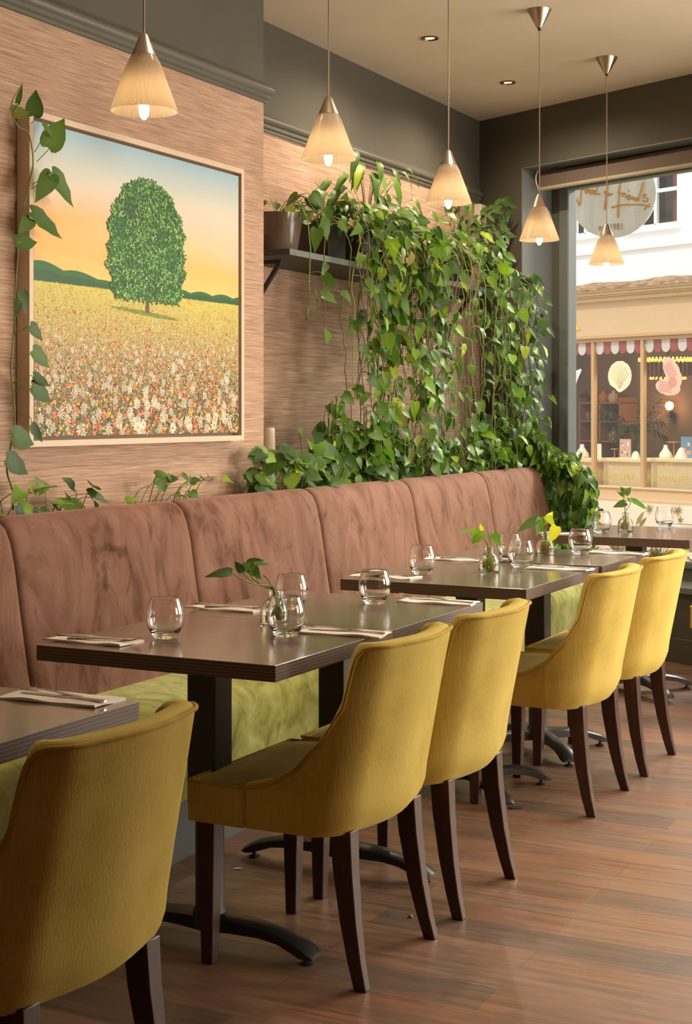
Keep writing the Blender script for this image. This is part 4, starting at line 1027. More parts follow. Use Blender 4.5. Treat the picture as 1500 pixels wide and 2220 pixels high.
# hills
def hills(u0, u1, hs, base=.5):
    n_ = 60
    for layer, (sc_, c0) in enumerate(((1, srgb(46, 104, 52)), (.55, srgb(40, 88, 46)))):
        top = []; bot = []
        for i in range(n_+1):
            u = u0+(u1-u0)*i/n_; h = hs(u)*sc_; top.append(PP(u, base+h, 1+layer)); bot.append(PP(u, base-.004, 1+layer))
        cv.add(top+bot, [(i, i+1, n_+2+i, n_+1+i) for i in range(n_)], c0)
hl = lambda u: .060*max(0, 1-u/.42)**.8*(.72+.28*abs(math.sin(u*21+.6)))+.006
hr = lambda u: .030*(.65+.35*abs(math.sin(u*26)))
hills(0, .40, hl); hills(.60, 1, hr)
for k in range(0):
    u = rng.random(); 
    if .4 < u < .6: continue
    h = (hl if u < .5 else hr)(u); daub(u, .5+h*rng.uniform(.1, .85), .004, .0025, srgb(*rng.choice(((70, 140, 66), (92, 156, 80), (30, 76, 44)))), 4, 4)
# thousands of meadow dabs
pal_far = [(222, 214, 92), (200, 196, 84), (232, 222, 140), (168, 176, 70), (236, 200, 120), (228, 150, 120), (240, 226, 190), (180, 190, 60)]
pal_mid = [(200, 170, 120), (224, 190, 150), (214, 120, 90), (240, 214, 190), (150, 146, 88), (120, 132, 74), (232, 180, 90), (196, 156, 150), (238, 228, 200), (170, 130, 90)]
pal_near = [(70, 66, 50), (90, 96, 62), (96, 104, 60), (112, 124, 76), (214, 120, 50), (230, 150, 60), (200, 70, 60), (236, 214, 150), (226, 222, 196), (120, 150, 130), (110, 100, 110), (150, 140, 60), (84, 110, 60), (60, 56, 46), (190, 180, 90)]
for k in range(17000):
    d = rng.random()**1.0; v = .498*(1-d)
    pal = pal_far if d < rng.uniform(.05, .42) else pal_mid if d < rng.uniform(.35, .75) else pal_near
    s_ = .0016+.0030*d*rng.uniform(.6, 1.3); daub(rng.random(), v, s_*1.1, s_*1.35, srgb(*rng.choice(pal)), 2+5*rng.random(), 4)
# shade painted on the grass, trunk
cv.add([PP(.497+.165*math.cos(aa)*rng.uniform(.93, 1.03), .427-.012*math.cos(aa)+.0075*math.sin(aa)*rng.uniform(.7, 1.3), 7.6) for aa in np.linspace(0, 6.2, 60)], [tuple(range(60))], srgb(122, 134, 50))
for k in range(110):
    a = rng.uniform(-1, 1); daub(.497+.165*a, .427-.012*a+rng.uniform(-.006, .006)*math.sqrt(1-a*a), .006, .0028, srgb(*rng.choice(((132, 142, 52), (108, 120, 42), (152, 158, 64)))), 8+rng.random(), 5)
cv.add([PP(.492, .430, 9.5), PP(.512, .430, 9.5), PP(.507, .50, 9.5), PP(.497, .50, 9.5)], [(0, 1, 2, 3)], srgb(104, 84, 66))
# crown: thousands of leaf strokes, dark below, light above
def inside(u, v):
    t_ = (v-.468)/(.90-.468)
    if t_ < 0 or t_ > 1: return False
    w = .19*(1-max(0, (t_-.42)/.58)**2.3)**.5*(.86+.14*min(1, t_/.25)) if t_ < 1 else 0
    w *= 1+.05*math.sin(v*90)+.03*math.sin(v*43+1)
    return abs(u-.503) < w
_o = []
for qi in range(60):
    v = .478+(.885-.478)*qi/59; t_ = (v-.468)/(.90-.468); w = .19*max(0, 1-max(0, (t_-.42)/.58)**2.3)**.5*(.86+.14*min(1, t_/.25))*.95; _o.append((v, w))
cv.add([PP(.503-w, v, 9.8) for v, w in _o]+[PP(.503+w, v, 9.8) for v, w in _o], [(i, i+1, 61+i, 60+i) for i in range(59)], srgb(44, 84, 44))
for layer, (cnt, pal) in enumerate(((3200, [(36, 80, 38), (44, 90, 42), (30, 66, 34)]), (3000, [(62, 122, 54), (76, 138, 62), (54, 108, 50)]), (1500, [(104, 160, 80), (126, 178, 94), (88, 146, 66)]), (420, [(176, 206, 140), (158, 198, 118)]))):
    c_ = 0
    while c_ < cnt:
        u, v = .3+.4*rng.random(), .46+.45*rng.random()
        if not inside(u, v): continue
        # clump rhythm keeps highlights together
        cl = math.sin(u*95+3*math.sin(v*40))*math.sin(v*110+2*math.sin(u*60))
        if layer >= 2 and cl < .1 and rng.random() < .9: continue
        c_ += 1; a = rng.uniform(0, 6.28); L_ = rng.uniform(.005, .0095); w_ = .0030
        ca, sa = math.cos(a), math.sin(a); _ly = 10+layer*3+rng.random()*2.6
        P4 = [(0, 0), (.5*L_, w_), (L_, 0), (.5*L_, -w_)]
        cv.add([PP(u+x*ca-y*sa, v+(x*sa+y*ca)*CW/CHt, _ly) for x, y in P4], [(0, 1, 2, 3)], srgb(*rng.choice(pal)))
# daisies, larger towards the bottom
for k in range(190):
    d = rng.random()**.6; v = .40*(1-d)+.012; u = rng.uniform(.015, .985); R_ = (.005+.0165*d*rng.uniform(.6, 1.15)); np_ = 11; a0 = rng.random()
    cc = srgb(*rng.choice(((244, 238, 220), (236, 226, 208), (248, 244, 232))))
    for i in range(np_):
        a = a0+6.2832*i/np_; r_ = R_*rng.uniform(.7, 1.1); a1 = a+.14; a2 = a-.14
        cv.add([PP(min(.998, max(.002, u+x)), max(.002, v+y*CW/CHt), 9+k*.004+i*.03) for x, y in ((0, 0), (r_*.75*math.cos(a1), r_*.75*math.sin(a1)), (r_*math.cos(a), r_*math.sin(a)), (r_*.75*math.cos(a2), r_*.75*math.sin(a2)))], [(0, 1, 2, 3)], cc)
    if d > .45: daub(u, v, R_*.24, R_*.24, srgb(226, 160, 50), 11, 6)
for k in range(420):
    d = rng.random()**.8; daub(rng.random(), .44*(1-d)+.005, .0035+.005*d, .0035+.005*d, srgb(*rng.choice(((222, 112, 44), (232, 140, 60), (206, 84, 60), (214, 120, 110), (230, 180, 60)))), 7.5+rng.random(), 6)
cv.build('canvas', M_paint, pt, recalc=False)
# ------------------------------------------------------------------ frosted film with printed plants on the lower pane
fm = MB(); FS = .272; ft0, ft1 = WIN_T0+.148, 3.30; FZ0, FZ1 = WIN_Z0+.11, onW(1300, 1085, .27)[1]
fm.add([W(ft0, FS, FZ0), W(ft1, FS, FZ0), W(ft1, FS, FZ1), W(ft0, FS, FZ1)], [(0, 1, 2, 3)], srgb(222, 205, 190))
rng = random.Random(8)
def fl(t, z, a, L, w, col, k):
    ca, sa = math.cos(a), math.sin(a); q = [(0, 0), (.35*L, w), (.7*L, .7*w), (L, 0), (.7*L, -.7*w), (.35*L, -w)]
    pts = [(t+x*ca-y*sa, z+x*sa+y*ca) for x, y in q]
    pts = [(min(ft1, max(ft0, a_)), min(FZ1-.002, max(FZ0+.002, b_))) for a_, b_ in pts]
    fm.add([W(x, FS-.0004-.00002*k, y) for x, y in pts], [tuple(range(6))], col)
def tuft(t, z, R, n, col, spread=6.28, a0=0, w=.06):
    for i in range(n): fl(t, z, a0+spread*(i/(n-1)-.5)+rng.uniform(-.1, .1), R*rng.uniform(.75, 1.1), R*w, tuple(c*rng.uniform(.85, 1.15) for c in col), i)
ol, gg, pk = srgb(158, 150, 112), srgb(170, 172, 136), srgb(196, 190, 168)
for px, py, R in ((1262, 1108, .045), (1470, 1108, .045), (1408, 1104, .04), (1240, 1110, .035), (1475, 1128, .03), (1275, 1122, .03)):
    t_, z_ = onW(px, py, FS); tuft(t_, z_, R, 16, ol, 6.28)
t_, z_ = onW(1378, 1140, FS); fl(t_, z_, .95, .11, .016, srgb(190, 185, 140), 3); fl(t_+.02, z_-.01, .8, .09, .014, gg, 4)
for k in range(46):
    t_ = ft0+(ft1-ft0)*(k+rng.random())/46; z_ = rng.choice((.46, .50, .56, .60)); R = rng.uniform(.06, .13)
    tuft(t_, z_, R, rng.randint(7, 12), rng.choice((pk, gg, pk)), rng.uniform(1.6, 3.0), math.pi/2, rng.choice((.05, .10)))
for k in range(14):
    t_ = 1.6+(ft1-1.7)*rng.random(); tuft(t_, rng.uniform(.62, .78), .04, 14, ol)
fo = fm.build('frosted_film', M_film, win, recalc=False); fo['kind'] = 'structure'

# ------------------------------------------------------------------ round hanging sign outside
SC = PX(1328, 422, 10.0)
sg = thing('hanging_sign', SC, 'round pale grey hanging sign with gold handwriting outside the window', 'sign')
R_ = 93.5*10/F
a_f = math.atan2(SC.x, SC.y)    # facing in through the window, turned a little
sg.rotation_euler = (0, 0, -a_f-.14)
mS = mat('weathered_sign_board', srgb(205, 205, 196), .7); t = NT(mS); n = t.noise(t.coord((9, 9, 1.5)), 1.3, 4, .6); t.base(t.ramp(n, [(.3, srgb(205, 207, 200)), (.7, srgb(236, 238, 230))]))
b = MB(); seg = 96
b.prism([(R_*math.cos(6.2832*i/seg), R_*math.sin(6.2832*i/seg)) for i in range(seg)], lambda u, v, w: (u, w, v), -.012, .012); b.build('sign_board', mS, sg, bevel=(.0015, 1))
M_gold = mat('gold_lettering', srgb(205, 150, 62), .4, .3)
def Z(x, y): # coordinates of the 4.286x enlargement -> sign plane
    px, py = 1150+x/4.286, 300+y/4.286
    return ((px-1328)*10/F, -.014, -(py-422)*10/F)
strokes = [[(476, 350), (474, 430), (470, 520), (462, 612), (440, 580), (412, 520), (400, 478), (420, 460), (450, 458), (480, 462), (505, 468), (522, 472)],
           [(540, 462), (520, 470), (512, 488), (520, 500), (534, 492), (540, 472), (540, 462)],
           [(580, 470), (560, 474), (550, 492), (558, 508), (574, 500), (582, 480), (580, 470)], [(540, 466), (556, 476)], [(580, 474), (594, 484)],
           [(614, 484), (596, 486), (588, 504), (598, 516), (612, 504), (622, 450), (632, 390), (634, 340)], [(618, 470), (614, 500), (628, 516), (652, 510)],
           [(740, 330), (728, 400), (712, 500), (696, 600), (688, 650), (698, 655), (706, 600), (700, 520), (690, 500), (704, 492), (716, 500)],
           [(728, 512), (716, 520), (722, 534), (734, 526), (728, 512)], [(734, 520), (746, 524), (746, 534), (752, 518), (768, 520)],
           [(820, 500), (838, 420), (850, 350), (856, 330), (848, 330), (838, 400), (828, 500), (820, 600), (812, 728), (820, 720), (822, 640)],
           [(812, 500), (826, 508), (846, 520)], [(862, 510), (856, 545), (868, 522), (886, 520)], [(892, 530), (886, 562)], [(912, 492), (916, 498)],
           [(905, 560), (926, 548), (922, 536), (908, 546), (906, 570), (924, 578)], [(940, 550), (932, 578), (944, 556), (960, 560), (956, 584)],
           [(998, 572), (980, 566), (968, 584), (982, 594), (998, 580), (1016, 530), (1034, 470), (1044, 430), (1046, 436), (1030, 500), (1010, 560), (1012, 590)],
           [(1080, 540), (1056, 536), (1044, 552), (1066, 566), (1090, 576), (1086, 598), (1060, 600), (1044, 590)],
           [(752, 636), (768, 646), (800, 632), (880, 624), (960, 626), (1040, 632), (1112, 652)], [(1106, 624), (1080, 650), (1056, 676)]]
b = MB()
for s_ in strokes:
    pts = spline([Z(*q) for q in s_], max(10, len(s_)*5)); b.tube(pts, .0042, 8)
b.build('gold_script', M_gold, sg, smooth=True)
def text(name, s_, size, m, parent, fn, ext=.001, align='CENTER', sx=1):
    cu = bpy.data.curves.new(name, 'FONT'); cu.body = s_; cu.size = size; cu.align_x = align; cu.extrude = ext; cu.resolution_u = 3
    o = bpy.data.objects.new(name, cu); COL.objects.link(o)
    dg = bpy.context.evaluated_depsgraph_get(); dg.update(); me = bpy.data.meshes.new_from_object(o.evaluated_get(dg))
    bpy.data.objects.remove(o)
    for v in me.vertices: v.co = Vector(fn(v.co.x*sx, v.co.y, v.co.z))
    me.materials.clear(); me.materials.append(m); o = bpy.data.objects.new(name, me); COL.objects.link(o); o.parent = parent; return o
text('date_lettering', 'est 1981', .062, mat('faded_bronze_lettering', srgb(158, 140, 104), .5), sg, lambda x, y, z: (x+(1325-1328)*10/F, -.0135-z, y-(499-422)*10/F), sx=.78)
b = MB(); b.tube([(0, 0, R_-.005), (0, 0, R_+.16)], .006, 8); b.tube([(-.12, 0, R_-.03), (-.12, 0, R_+.16)], .006, 8); b.build('hanger_rods', M_black, sg, smooth=True)
b = MB(); iv = Matrix.Rotation(a_f+.14, 3, 'Z')
wl = C0+WN*S1; tt = (SC-C0).dot(WD); p0 = Vector(W(tt-.1, S1-.01, SC.z+R_+.16))-SC; p1 = Vector((0, 0, R_+.16))
b.tube([iv @ p0, p1+(p1-(iv @ p0)).normalized()*.1], .012, 10); b.build('wall_bracket', M_black, sg, smooth=True)

# ------------------------------------------------------------------ street and the shop across it
D = 5.45
b = MB(); b.box(-14, 22, S1, D+9, -.16, -.10, W); struct(b.build('ground', mat('street_paving', (.30, .28, .25), .85)))
M_tan = mat('tan_shopfront_paint', srgb(219, 188, 150), .55)
M_tan2 = mat('tan_window_joinery', srgb(205, 168, 126), .5)
M_white = mat('white_render', srgb(250, 251, 252), .8)
M_lead = mat('lead_flashing', srgb(150, 118, 92), .7); t = NT(M_lead); n = t.noise(t.coord((6, 6, 30)), 2, 4); t.base(t.ramp(n, [(.35, srgb(128, 100, 78)), (.65, srgb(196, 164, 130))]))
M_brownw = mat('shop_inner_wall', srgb(118, 92, 72), .8)
sx_ = lambda px, s=D: onW(px, 900, s)[0]
shop = thing('shop_building', W(sx_(1366), D, 0), 'white rendered building across the street with a tan shopfront', 'building')
inv = shop.location.copy()
def WL(o):
    ov = Vector(o)
    def f(t_, s_, z_): return tuple(Vector(W(t_, s_, z_)) - ov)
    return f
L_ = WL(inv)
zW = lambda py, px=1366, s=D: onW(px, py, s)[1]
zb, zt = zW(1057), zW(727)            # shop window opening
m0, m1_ = sx_(1285), sx_(1392); pit = m1_-m0
# walls: white render above the cornice, with openings for two sash windows
z_c0, z_c1 = zW(651), zW(613)
wa0, wa1 = sx_(1362), sx_(1469); wz0 = zW(497); wz1 = wz0+1.05
wb1 = sx_(1312); wb0 = wb1-(wa1-wa0); 
TL, TR = m0-6, m0+9
tops = 5.6
b = MB()
segs = [TL, wb0, wb1, wa0, wa1, wa1+.62, wa1+.62+(wa1-wa0), TR]
for i in range(len(segs)-1):
    if i in (1, 3, 5):
        b.box(segs[i], segs[i+1], D, D+.25, z_c1, wz0, L_); b.box(segs[i], segs[i+1], D, D+.25, wz1, tops, L_)
    else: b.box(segs[i], segs[i+1], D, D+.25, z_c1-.3, tops, L_)
b.box(TL, TR, D+.0, D+.25, z_c0, z_c1+.02, L_)
b.build('upper_wall', M_white, shop)
b = MB()
for a0, a1 in ((wb0, wb1), (wa0, wa1), (segs[5], segs[6])): b.box(a0-.05, a1+.05, D-.06, D+.05, wz0-.055, wz0, L_)
b.build('window_sills', M_white, shop, bevel=(.006, 2))
b = MB(); b.box(TL, TR, D-.05, D+.02, zW(544), zW(532), L_); b.build('string_course', M_white, shop, bevel=(.008, 2))
M_dk = mat('dark_room_beyond', srgb(96, 84, 74), .8)
for a0, a1 in ((wb0, wb1), (wa0, wa1), (segs[5], segs[6])):
    w_ = bpy.data.objects.new('sash_window', None); COL.objects.link(w_); w_.parent = shop
    b = MB(); f_ = .035
    for q0, q1 in ((a0, a0+f_), (a1-f_, a1), ((a0+a1)/2-.018, (a0+a1)/2+.018)) if True else (): b.box(q0, q1, D+.04, D+.08, wz0, wz1, L_)
    for zz in (wz0+.012, wz0+.36, wz0+.70, wz1-.02): b.box(a0, a1, D+.04, D+.08, zz-.018, zz+.018, L_)
    b.box(a0-.06, a0, D-.012, D+.05, wz0-.02, wz1+.06, L_); b.box(a1, a1+.06, D-.012, D+.05, wz0-.02, wz1+.06, L_)
    b.build('window_frame', M_white, w_)
    b = MB(); b.box(a0, a1, D+.055, D+.058, wz0, wz1, L_); b.build('pane', M_spane, w_)
    b = MB(); b.box(a0-.3, a1+.3, D+.6, D+.62, wz0-.3, wz1+.3, L_); b.build('dark_interior', M_dk, w_)
    b = MB(); b.box(a1-.16, a1-.03, D+.12, D+.15, wz0, wz1, L_); b.build('curtain', mat('brown_curtain', srgb(120, 84, 66), .9), w_)
# cornice
b = MB()
for z0_, z1_, pr in ((0, .30, .10), (.30, .42, .14), (.42, .62, .17), (.62, .8, .20)):
    b.box(TL, TR, D-pr, D+.01, z_c0+(z_c1-z_c0)*z0_*.8, z_c0+(z_c1-z_c0)*z1_*.8, L_)
b.build('cornice', M_tan, shop, bevel=(.006, 2))
b = MB(); rows = []; rng = random.Random(4); nq = 160
for i in range(nq+1):
    t_ = TL+(TR-TL)*i/nq; h = .012*math.sin(i*.7)+.01*rng.random()
    rows.append([L_(t_, D-.215, z_c0+(z_c1-z_c0)*.60), L_(t_, D-.21, z_c0+(z_c1-z_c0)*.82), L_(t_, D-.12, z_c1-.03+h), L_(t_, D-.0, z_c1+.02+h)])
b.grid(rows); b.build('lead_flashing', M_lead, shop, smooth=True)
# fascia and window surround
b = MB(); b.box(TL, TR, D-.03, D+.06, zt, z_c0+.01, L_); b.build('fascia', M_tan, shop)
b = MB(); b.box(TL, TR, D-.055, D+.0, zt-.02, zt+.012, L_); b.box(TL, TR, D-.02, D+.05, zt-.055, zt-.02, L_); b.build('fascia_bead', M_tan2, shop, bevel=(.004, 2))
b = MB(); zs = zW(1080); b.box(TL, TR, D-.02, D+.2, zs-.02, zb, L_); b.box(TL, TR, D-.10, D+.05, zs-.05, zs, L_); b.box(TL, TR, D-.045, D+.02, zb-.012, zb+.006, L_); b.box(TL, TR, D-.0, D+.2, -.1, zs-.04, L_)
b.build('stall_riser', M_tan, shop, bevel=(.004, 2))
mt = [m0+pit*k for k in range(-8, 14)]
for k, tm in enumerate(mt):
    b = MB(); b.box(tm-.020, tm+.020, D-.01, D+.05, zb, zt-.02, L_); b.build('mullion', M_tan2, shop, bevel=(.006, 2))
b = MB(); b.box(TL, TR, D+.02, D+.024, zb, zt, L_); b.build('shop_glass', M_spane, shop)
# scalloped striped valance behind the glass
b = MB()
for tm in mt[:-1]:
    sw = pit/6; zl = zW(766)
    for j in range(6):
        a0 = tm+.02+(pit-.04)*j/6; a1 = tm+.02+(pit-.04)*(j+1)/6; r_ = (a1-a0)/2; cm = (a0+a1)/2
        pts = [(a0, zt-.03), (a0, zl+r_)] + [(cm-r_*math.cos(q*math.pi/8), zl+r_-r_*math.sin(q*math.pi/8)) for q in range(1, 8)] + [(a1, zl+r_), (a1, zt-.03)]
        b.prism(pts, lambda u, v, w: L_(u, w, v), D+.026, D+.029, srgb(238, 228, 224) if j % 2 == 0 else srgb(176, 84, 72))
b.build('striped_valance', M_pig, shop, recalc=True)
# gilded letter on the fascia
t_, z_ = onW(1245, 699, D-.03); b = MB(); hh = 34*(Vector(W(t_, D, 0)).length)/F; s_ = hh
f2 = lambda u, v, w: L_(t_+u*s_, w, z_+v*s_)
for poly in ([(-.05, .5), (.03, .5), (.42, -.46), (.22, -.46)], [(-.05, .5), (.0, .42), (-.30, -.46), (-.37, -.46)], [(.12, -.5), (.52, -.5), (.52, -.46), (.12, -.46)], [(-.48, -.5), (-.2, -.5), (-.2, -.46), (-.48, -.46)], [(-.22, -.14), (.18, -.14), (.18, -.09), (-.22, -.09)]):
    b.prism(poly, f2, D-.042, D-.03)
b.build('gilded_letter', mat('gilding', srgb(246, 206, 96), .4), shop)
M_dec = mat('gold_window_lettering', srgb(206, 172, 84), .5)
yt = zW(1041)
for s__, px in (('JEWELLERY', 1338), ('PERSONALISED', 1447), ('PIERCING', 1232)):
    tc = sx_(px); text('window_lettering', s__, .085, M_dec, shop, lambda x, y, z: L_(tc+x, D+.018-z, yt+y), .0005, sx=.95 if len(s__) > 9 else 1.05)
# shell decals on the glass
def decal(name, polys, colm):
    b = MB()
    for poly, c, dz in polys: b.prism(poly, lambda u, v, w: L_(u, w, v), D+.016-dz, D+.019-dz, c)
    b.build(name, M_pig, shop)
t_, z_ = onW(1341, 815, D); r_ = 32*Vector(W(t_, D, 0)).length/F
pts = [(t_+r_*(1+.05*abs(math.sin(k*.55*2)))*math.sin(a), z_+r_*.98*(1+.04*abs(math.sin(a*6)))*math.cos(a)) for k, a in enumerate(np.linspace(-2.25, 2.25, 50))] + [(t_+r_*.55, z_-r_*.85), (t_+r_*.1, z_-r_*1.08), (t_-r_*.1, z_-r_*1.08), (t_-r_*.45, z_-r_*.8)]
rib_ = []
for k in range(9):
    a = -1.3+2.6*k/8; x0, y0 = t_, z_-r_*.85; x1, y1 = t_+r_*.85*math.sin(a), z_+r_*.85*math.cos(a)
    rib_.append(([(x0-.003, y0), (x0+.003, y0), (x1+.004, y1), (x1-.004, y1)], srgb(226, 212, 170), .004))
decal('scallop_decal', [(pts, srgb(246, 236, 200), 0)]+rib_, None)
t_, z_ = onW(1449, 822, D); 
def blob(cx, cz, a, L, w, n=28): return [(cx+L*math.cos(q)*math.cos(a)-w*math.sin(q)*math.sin(a)*(1+.12*abs(math.sin(q*5))), cz+L*math.cos(q)*math.sin(a)+w*math.sin(q)*math.cos(a)*(1+.12*abs(math.sin(q*5)))) for q in np.linspace(0, 6.283, n)[:-1]]
decal('oyster_decal', [(blob(t_+.035, z_+.07, 2.15, .17, .085), srgb(240, 200, 182), 0), (blob(t_-.02, z_-.08, -.15, .16, .075), srgb(240, 196, 180), .0015), (blob(t_+.04, z_-.03, -.5, .05, .05), srgb(224, 158, 142), .004)], None)
b = MB()
for cx_, cz_, a_, L_q, n_ in ((t_+.03, z_+.06, 2.15, .15, 5), (t_-.02, z_-.08, 3.0, .14, 5)):
    for k in range(n_):
        o_ = (k-(n_-1)/2)*.022; dx_, dz_ = math.cos(a_), math.sin(a_); px_, pz_ = -dz_, dx_
        c_ = (cx_+px_*o_, cz_+pz_*o_); b.prism([(c_[0]-dx_*.05-px_*.002, c_[1]-dz_*.05-pz_*.002), (c_[0]+dx_*L_q*.8-px_*.002, c_[1]+dz_*L_q*.8-pz_*.002), (c_[0]+dx_*L_q*.8+px_*.003, c_[1]+dz_*L_q*.8+pz_*.003), (c_[0]-dx_*.05+px_*.003, c_[1]-dz_*.05+pz_*.003)], lambda u, v, w: L_(u, w, v), D+.010, D+.012, srgb(214, 150, 138))
b.build('oyster_decal_ribs', M_pig, shop)
for px in (1268, 1364, 1470): lamp('display_fill_spot', 'SPOT', W(sx_(px, D+.3), D+.16, zt-.06), 30, (1, .84, .62), .03, (0, 0, 0), spot_size=math.radians(80), spot_blend=.8)  # spots added to brighten the plinths, no fittings modelled
t_, z_ = onW(1240, 820, D); decal('cone_shell_decal', [([(t_+.11, z_+.10), (t_+.12, z_+.08), (t_+.06, z_-.02), (t_+.02, z_-.12), (t_-.10, z_-.20), (t_-.22, z_-.12), (t_-.2, z_+.02), (t_-.05, z_+.05)], srgb(244, 238, 234), 0)], None)
# room behind the shop window
b = MB(); DB = D+2.3
b.box(TL, TR, DB, DB+.1, -.1, zt+.6, L_); b.box(TL, TR, D+.25, DB, -.1, zb-.25, L_); b.box(TL, TR, D+.25, DB, zt+.3, zt+.4, L_); b.build('inner_room', M_brownw, shop)
gl = onW(1452, 880, DB-.15)
# chandelier and wall light glowing inside the shop
t_, z_ = onW(1448, 782, D+1.2); base = Vector(W(t_, D+1.2, z_))
ch = thing('glass_chandelier', base, 'amber glowing tiered chandelier inside the shop across the street', 'chandelier')
b = MB()
for k in range(44):
    a = 6.283*k/44; b.lathe([(0, -.012), (.012, -.006), (.016, .01), (.010, .03), (0, .036)], 7, c=(.31*math.cos(a), .31*math.sin(a), 0))
b.build('upper_tier', emis('amber_glow', (1, .40, .08), 2.6), ch, smooth=True)
b = MB()
for k in range(36):
    a = 6.283*k/36; b.tube([(.31*math.cos(a), .31*math.sin(a), -.02), (.31*math.cos(a), .31*math.sin(a), -.16)], .014, 6)
b.build('crystal_drops', mat('smoky_crystal', srgb(90, 70, 56), .2), ch, smooth=True)
b = MB()
for k in range(22):
    a = 6.283*k/22; b.lathe([(0, -.21), (.010, -.2), (.012, -.19), (0, -.175)], 7, c=(.19*math.cos(a), .19*math.sin(a), 0))
b.build('lower_tier', bpy.data.materials['amber_glow'], ch, smooth=True)
b = MB(); b.tube([(0, 0, 0), (0, 0, zt+.3-z_)], .01, 8); b.box(-.31, .31, -.01, .01, .02, .03); b.box(-.01, .01, -.31, .31, .02, .03); b.build('hanging_rod', M_black, ch)
t_, z_ = onW(1451, 880, DB-.08); base = Vector(W(t_, DB-.08, z_))
wl_ = thing('wall_sconce', base, 'small glowing glass wall light inside the shop across the street', 'wall light')
b = MB(); b.lathe([(0, -.05), (.035, -.04), (.05, 0), (.04, .04), (0, .055)], 24); b.build('globe', emis('sconce_glow', (1, .55, .16), 7), wl_, smooth=True)
b = MB(); b.lathe([(0, -.14), (.035, -.14), (.045, -.06), (0, -.055)], 20); b.tube([(0, 0, -.10), tuple(WN*.08+Vector((0, 0, -.10)))], .012, 8); b.build('bracket', M_black, wl_, smooth=True)
lamp('sconce_light', 'POINT', tuple(-WN*.09), 6, (1, .6, .28), .05, parent=wl_)
lamp('shop_fill_lamp', 'POINT', W(sx_(1340, D+1.2), D+.7, zt+.15), 45, (1, .72, .46), .1)  # fill lamp added near the shop window to brighten the display
# display plinths, each with its wares
M_cr = mat('cream_fluted_plinth', srgb(240, 222, 180), .6)
whT = mat('white_bust_plaster', srgb(245, 238, 222), .6)
pls = [(1228, 1309, 'cream fluted plinth in the shop window, leftmost of the three'), (1321, 1408, 'cream fluted plinth in the middle of the shop window'), (1424, 1520, 'cream fluted plinth at the right of the shop window')]
tops_ = []
for pa, pb, lab in pls:
    t0_, t1_ = sx_(pa, D+.45), sx_(pb, D+.45); zt_ = onW((pa+pb)/2, 994, D+.4)[1]; org = Vector(W((t0_+t1_)/2, D+.55, zb-.25))
    pr = thing('display_plinth', org, lab, 'plinth', 'fluted plinths in the shop window'); l_ = WL(org); b = MB(); nn = 26
    b.box(t0_+.012, t1_-.012, D+.35, D+.72, zb-.25, zt_-.03, l_)
    for k in range(nn):
        x = t0_+.02+(t1_-t0_-.04)*(k+.5)/nn; b.tube([Vector(l_(x, D+.35, zb-.24)), Vector(l_(x, D+.35, zt_-.03))], (t1_-t0_)/nn*.36, 6)
    b.build('body', M_cr, pr); b = MB(); b.box(t0_-.02, t1_+.02, D+.30, D+.77, zt_-.035, zt_, l_); b.build('top', M_cr, pr, bevel=(.004, 2)); tops_.append(zt_)
def ware(name, px, k, ds, prof_, lab, cat, m, sc=1, grp=None):
    s_ = D+.40+ds; t_ = sx_(px, s_); b = MB(); b.lathe([(r*sc, z*sc) for r, z in prof_], 24); o = b.build(name, m, None, smooth=True); o.location = W(t_, s_, tops_[k]+.0005); tag(o, lab, cat, grp); return o
bust = [(0, 0), (.075, 0), (.085, .02), (.075, .06), (.045, .10), (.028, .13), (.026, .165), (0, .17)]
ware('necklace_bust', 1262, 0, .15, bust, 'white necklace bust at the left in the shop window', 'jewellery bust', whT, .9)
ware('necklace_bust', 1443, 2, .05, bust, 'white slanting necklace bust on the right plinth', 'jewellery bust', whT, .8)
ware('jewellery_cone', 1378, 1, .0, [(0, 0), (.06, 0), (.05, .05), (.03, .09), (0, .1)], 'small white ring holder on the middle plinth', 'ring holder', whT, .8)
ware('jewellery_cone', 1477, 2, .0, [(0, 0), (.08, 0), (.06, .05), (.03, .11), (0, .13)], 'white crumpled display form on the right plinth', 'ring holder', whT, .9)
st_ = [(0, 0), (.03, 0), (.028, .008), (.006, .012), (.005, .10), (.05, .105), (.05, .11), (0, .112)]
ware('jewellery_stand', 1332, 1, .02, st_, 'little gold jewellery stand on the middle plinth', 'stand', M_gold, .9)
ware('jewellery_stand', 1461, 2, .2, st_, 'gold jewellery stand on the right plinth', 'stand', M_gold, 1.5)
# gift box and cards
def card(name, px, k, w, h, cols, lab, cat, ds=.2):
    s_ = D+.4+ds; t_ = sx_(px, s_); org = Vector(W(t_, s_, tops_[k]+.0005)); l_ = WL(org); b = MB()
    b.box(t_-w/2, t_+w/2, s_, s_+.012, tops_[k]+.0005, tops_[k]+h, l_, col=cols[0])
    rg = random.Random(px)
    for q in range(12):
        c = cols[1+q % (len(cols)-1)]; x = t_+rg.uniform(-.4, .3)*w; z = tops_[k]+h*rg.uniform(.08, .75); b.box(x, x+w*rg.uniform(.08, .22), s_-.001-.0004*q, s_, z, z+h*rg.uniform(.06, .18), l_, col=c)
    o = b.build(name, M_pig, None); o.location = org; tag(o, lab, cat)
card('framed_photo', 1355, 1, .155, .20, [srgb(196, 168, 156), srgb(230, 212, 204), srgb(128, 122, 130), srgb(240, 230, 222), srgb(176, 140, 124)], 'framed photograph standing on the middle plinth', 'framed photograph')
card('framed_photo', 1489, 2, .16, .22, [srgb(120, 160, 196), srgb(232, 190, 160), srgb(240, 232, 224), srgb(190, 120, 92)], 'framed photograph with a blue sky on the right plinth', 'framed photograph')
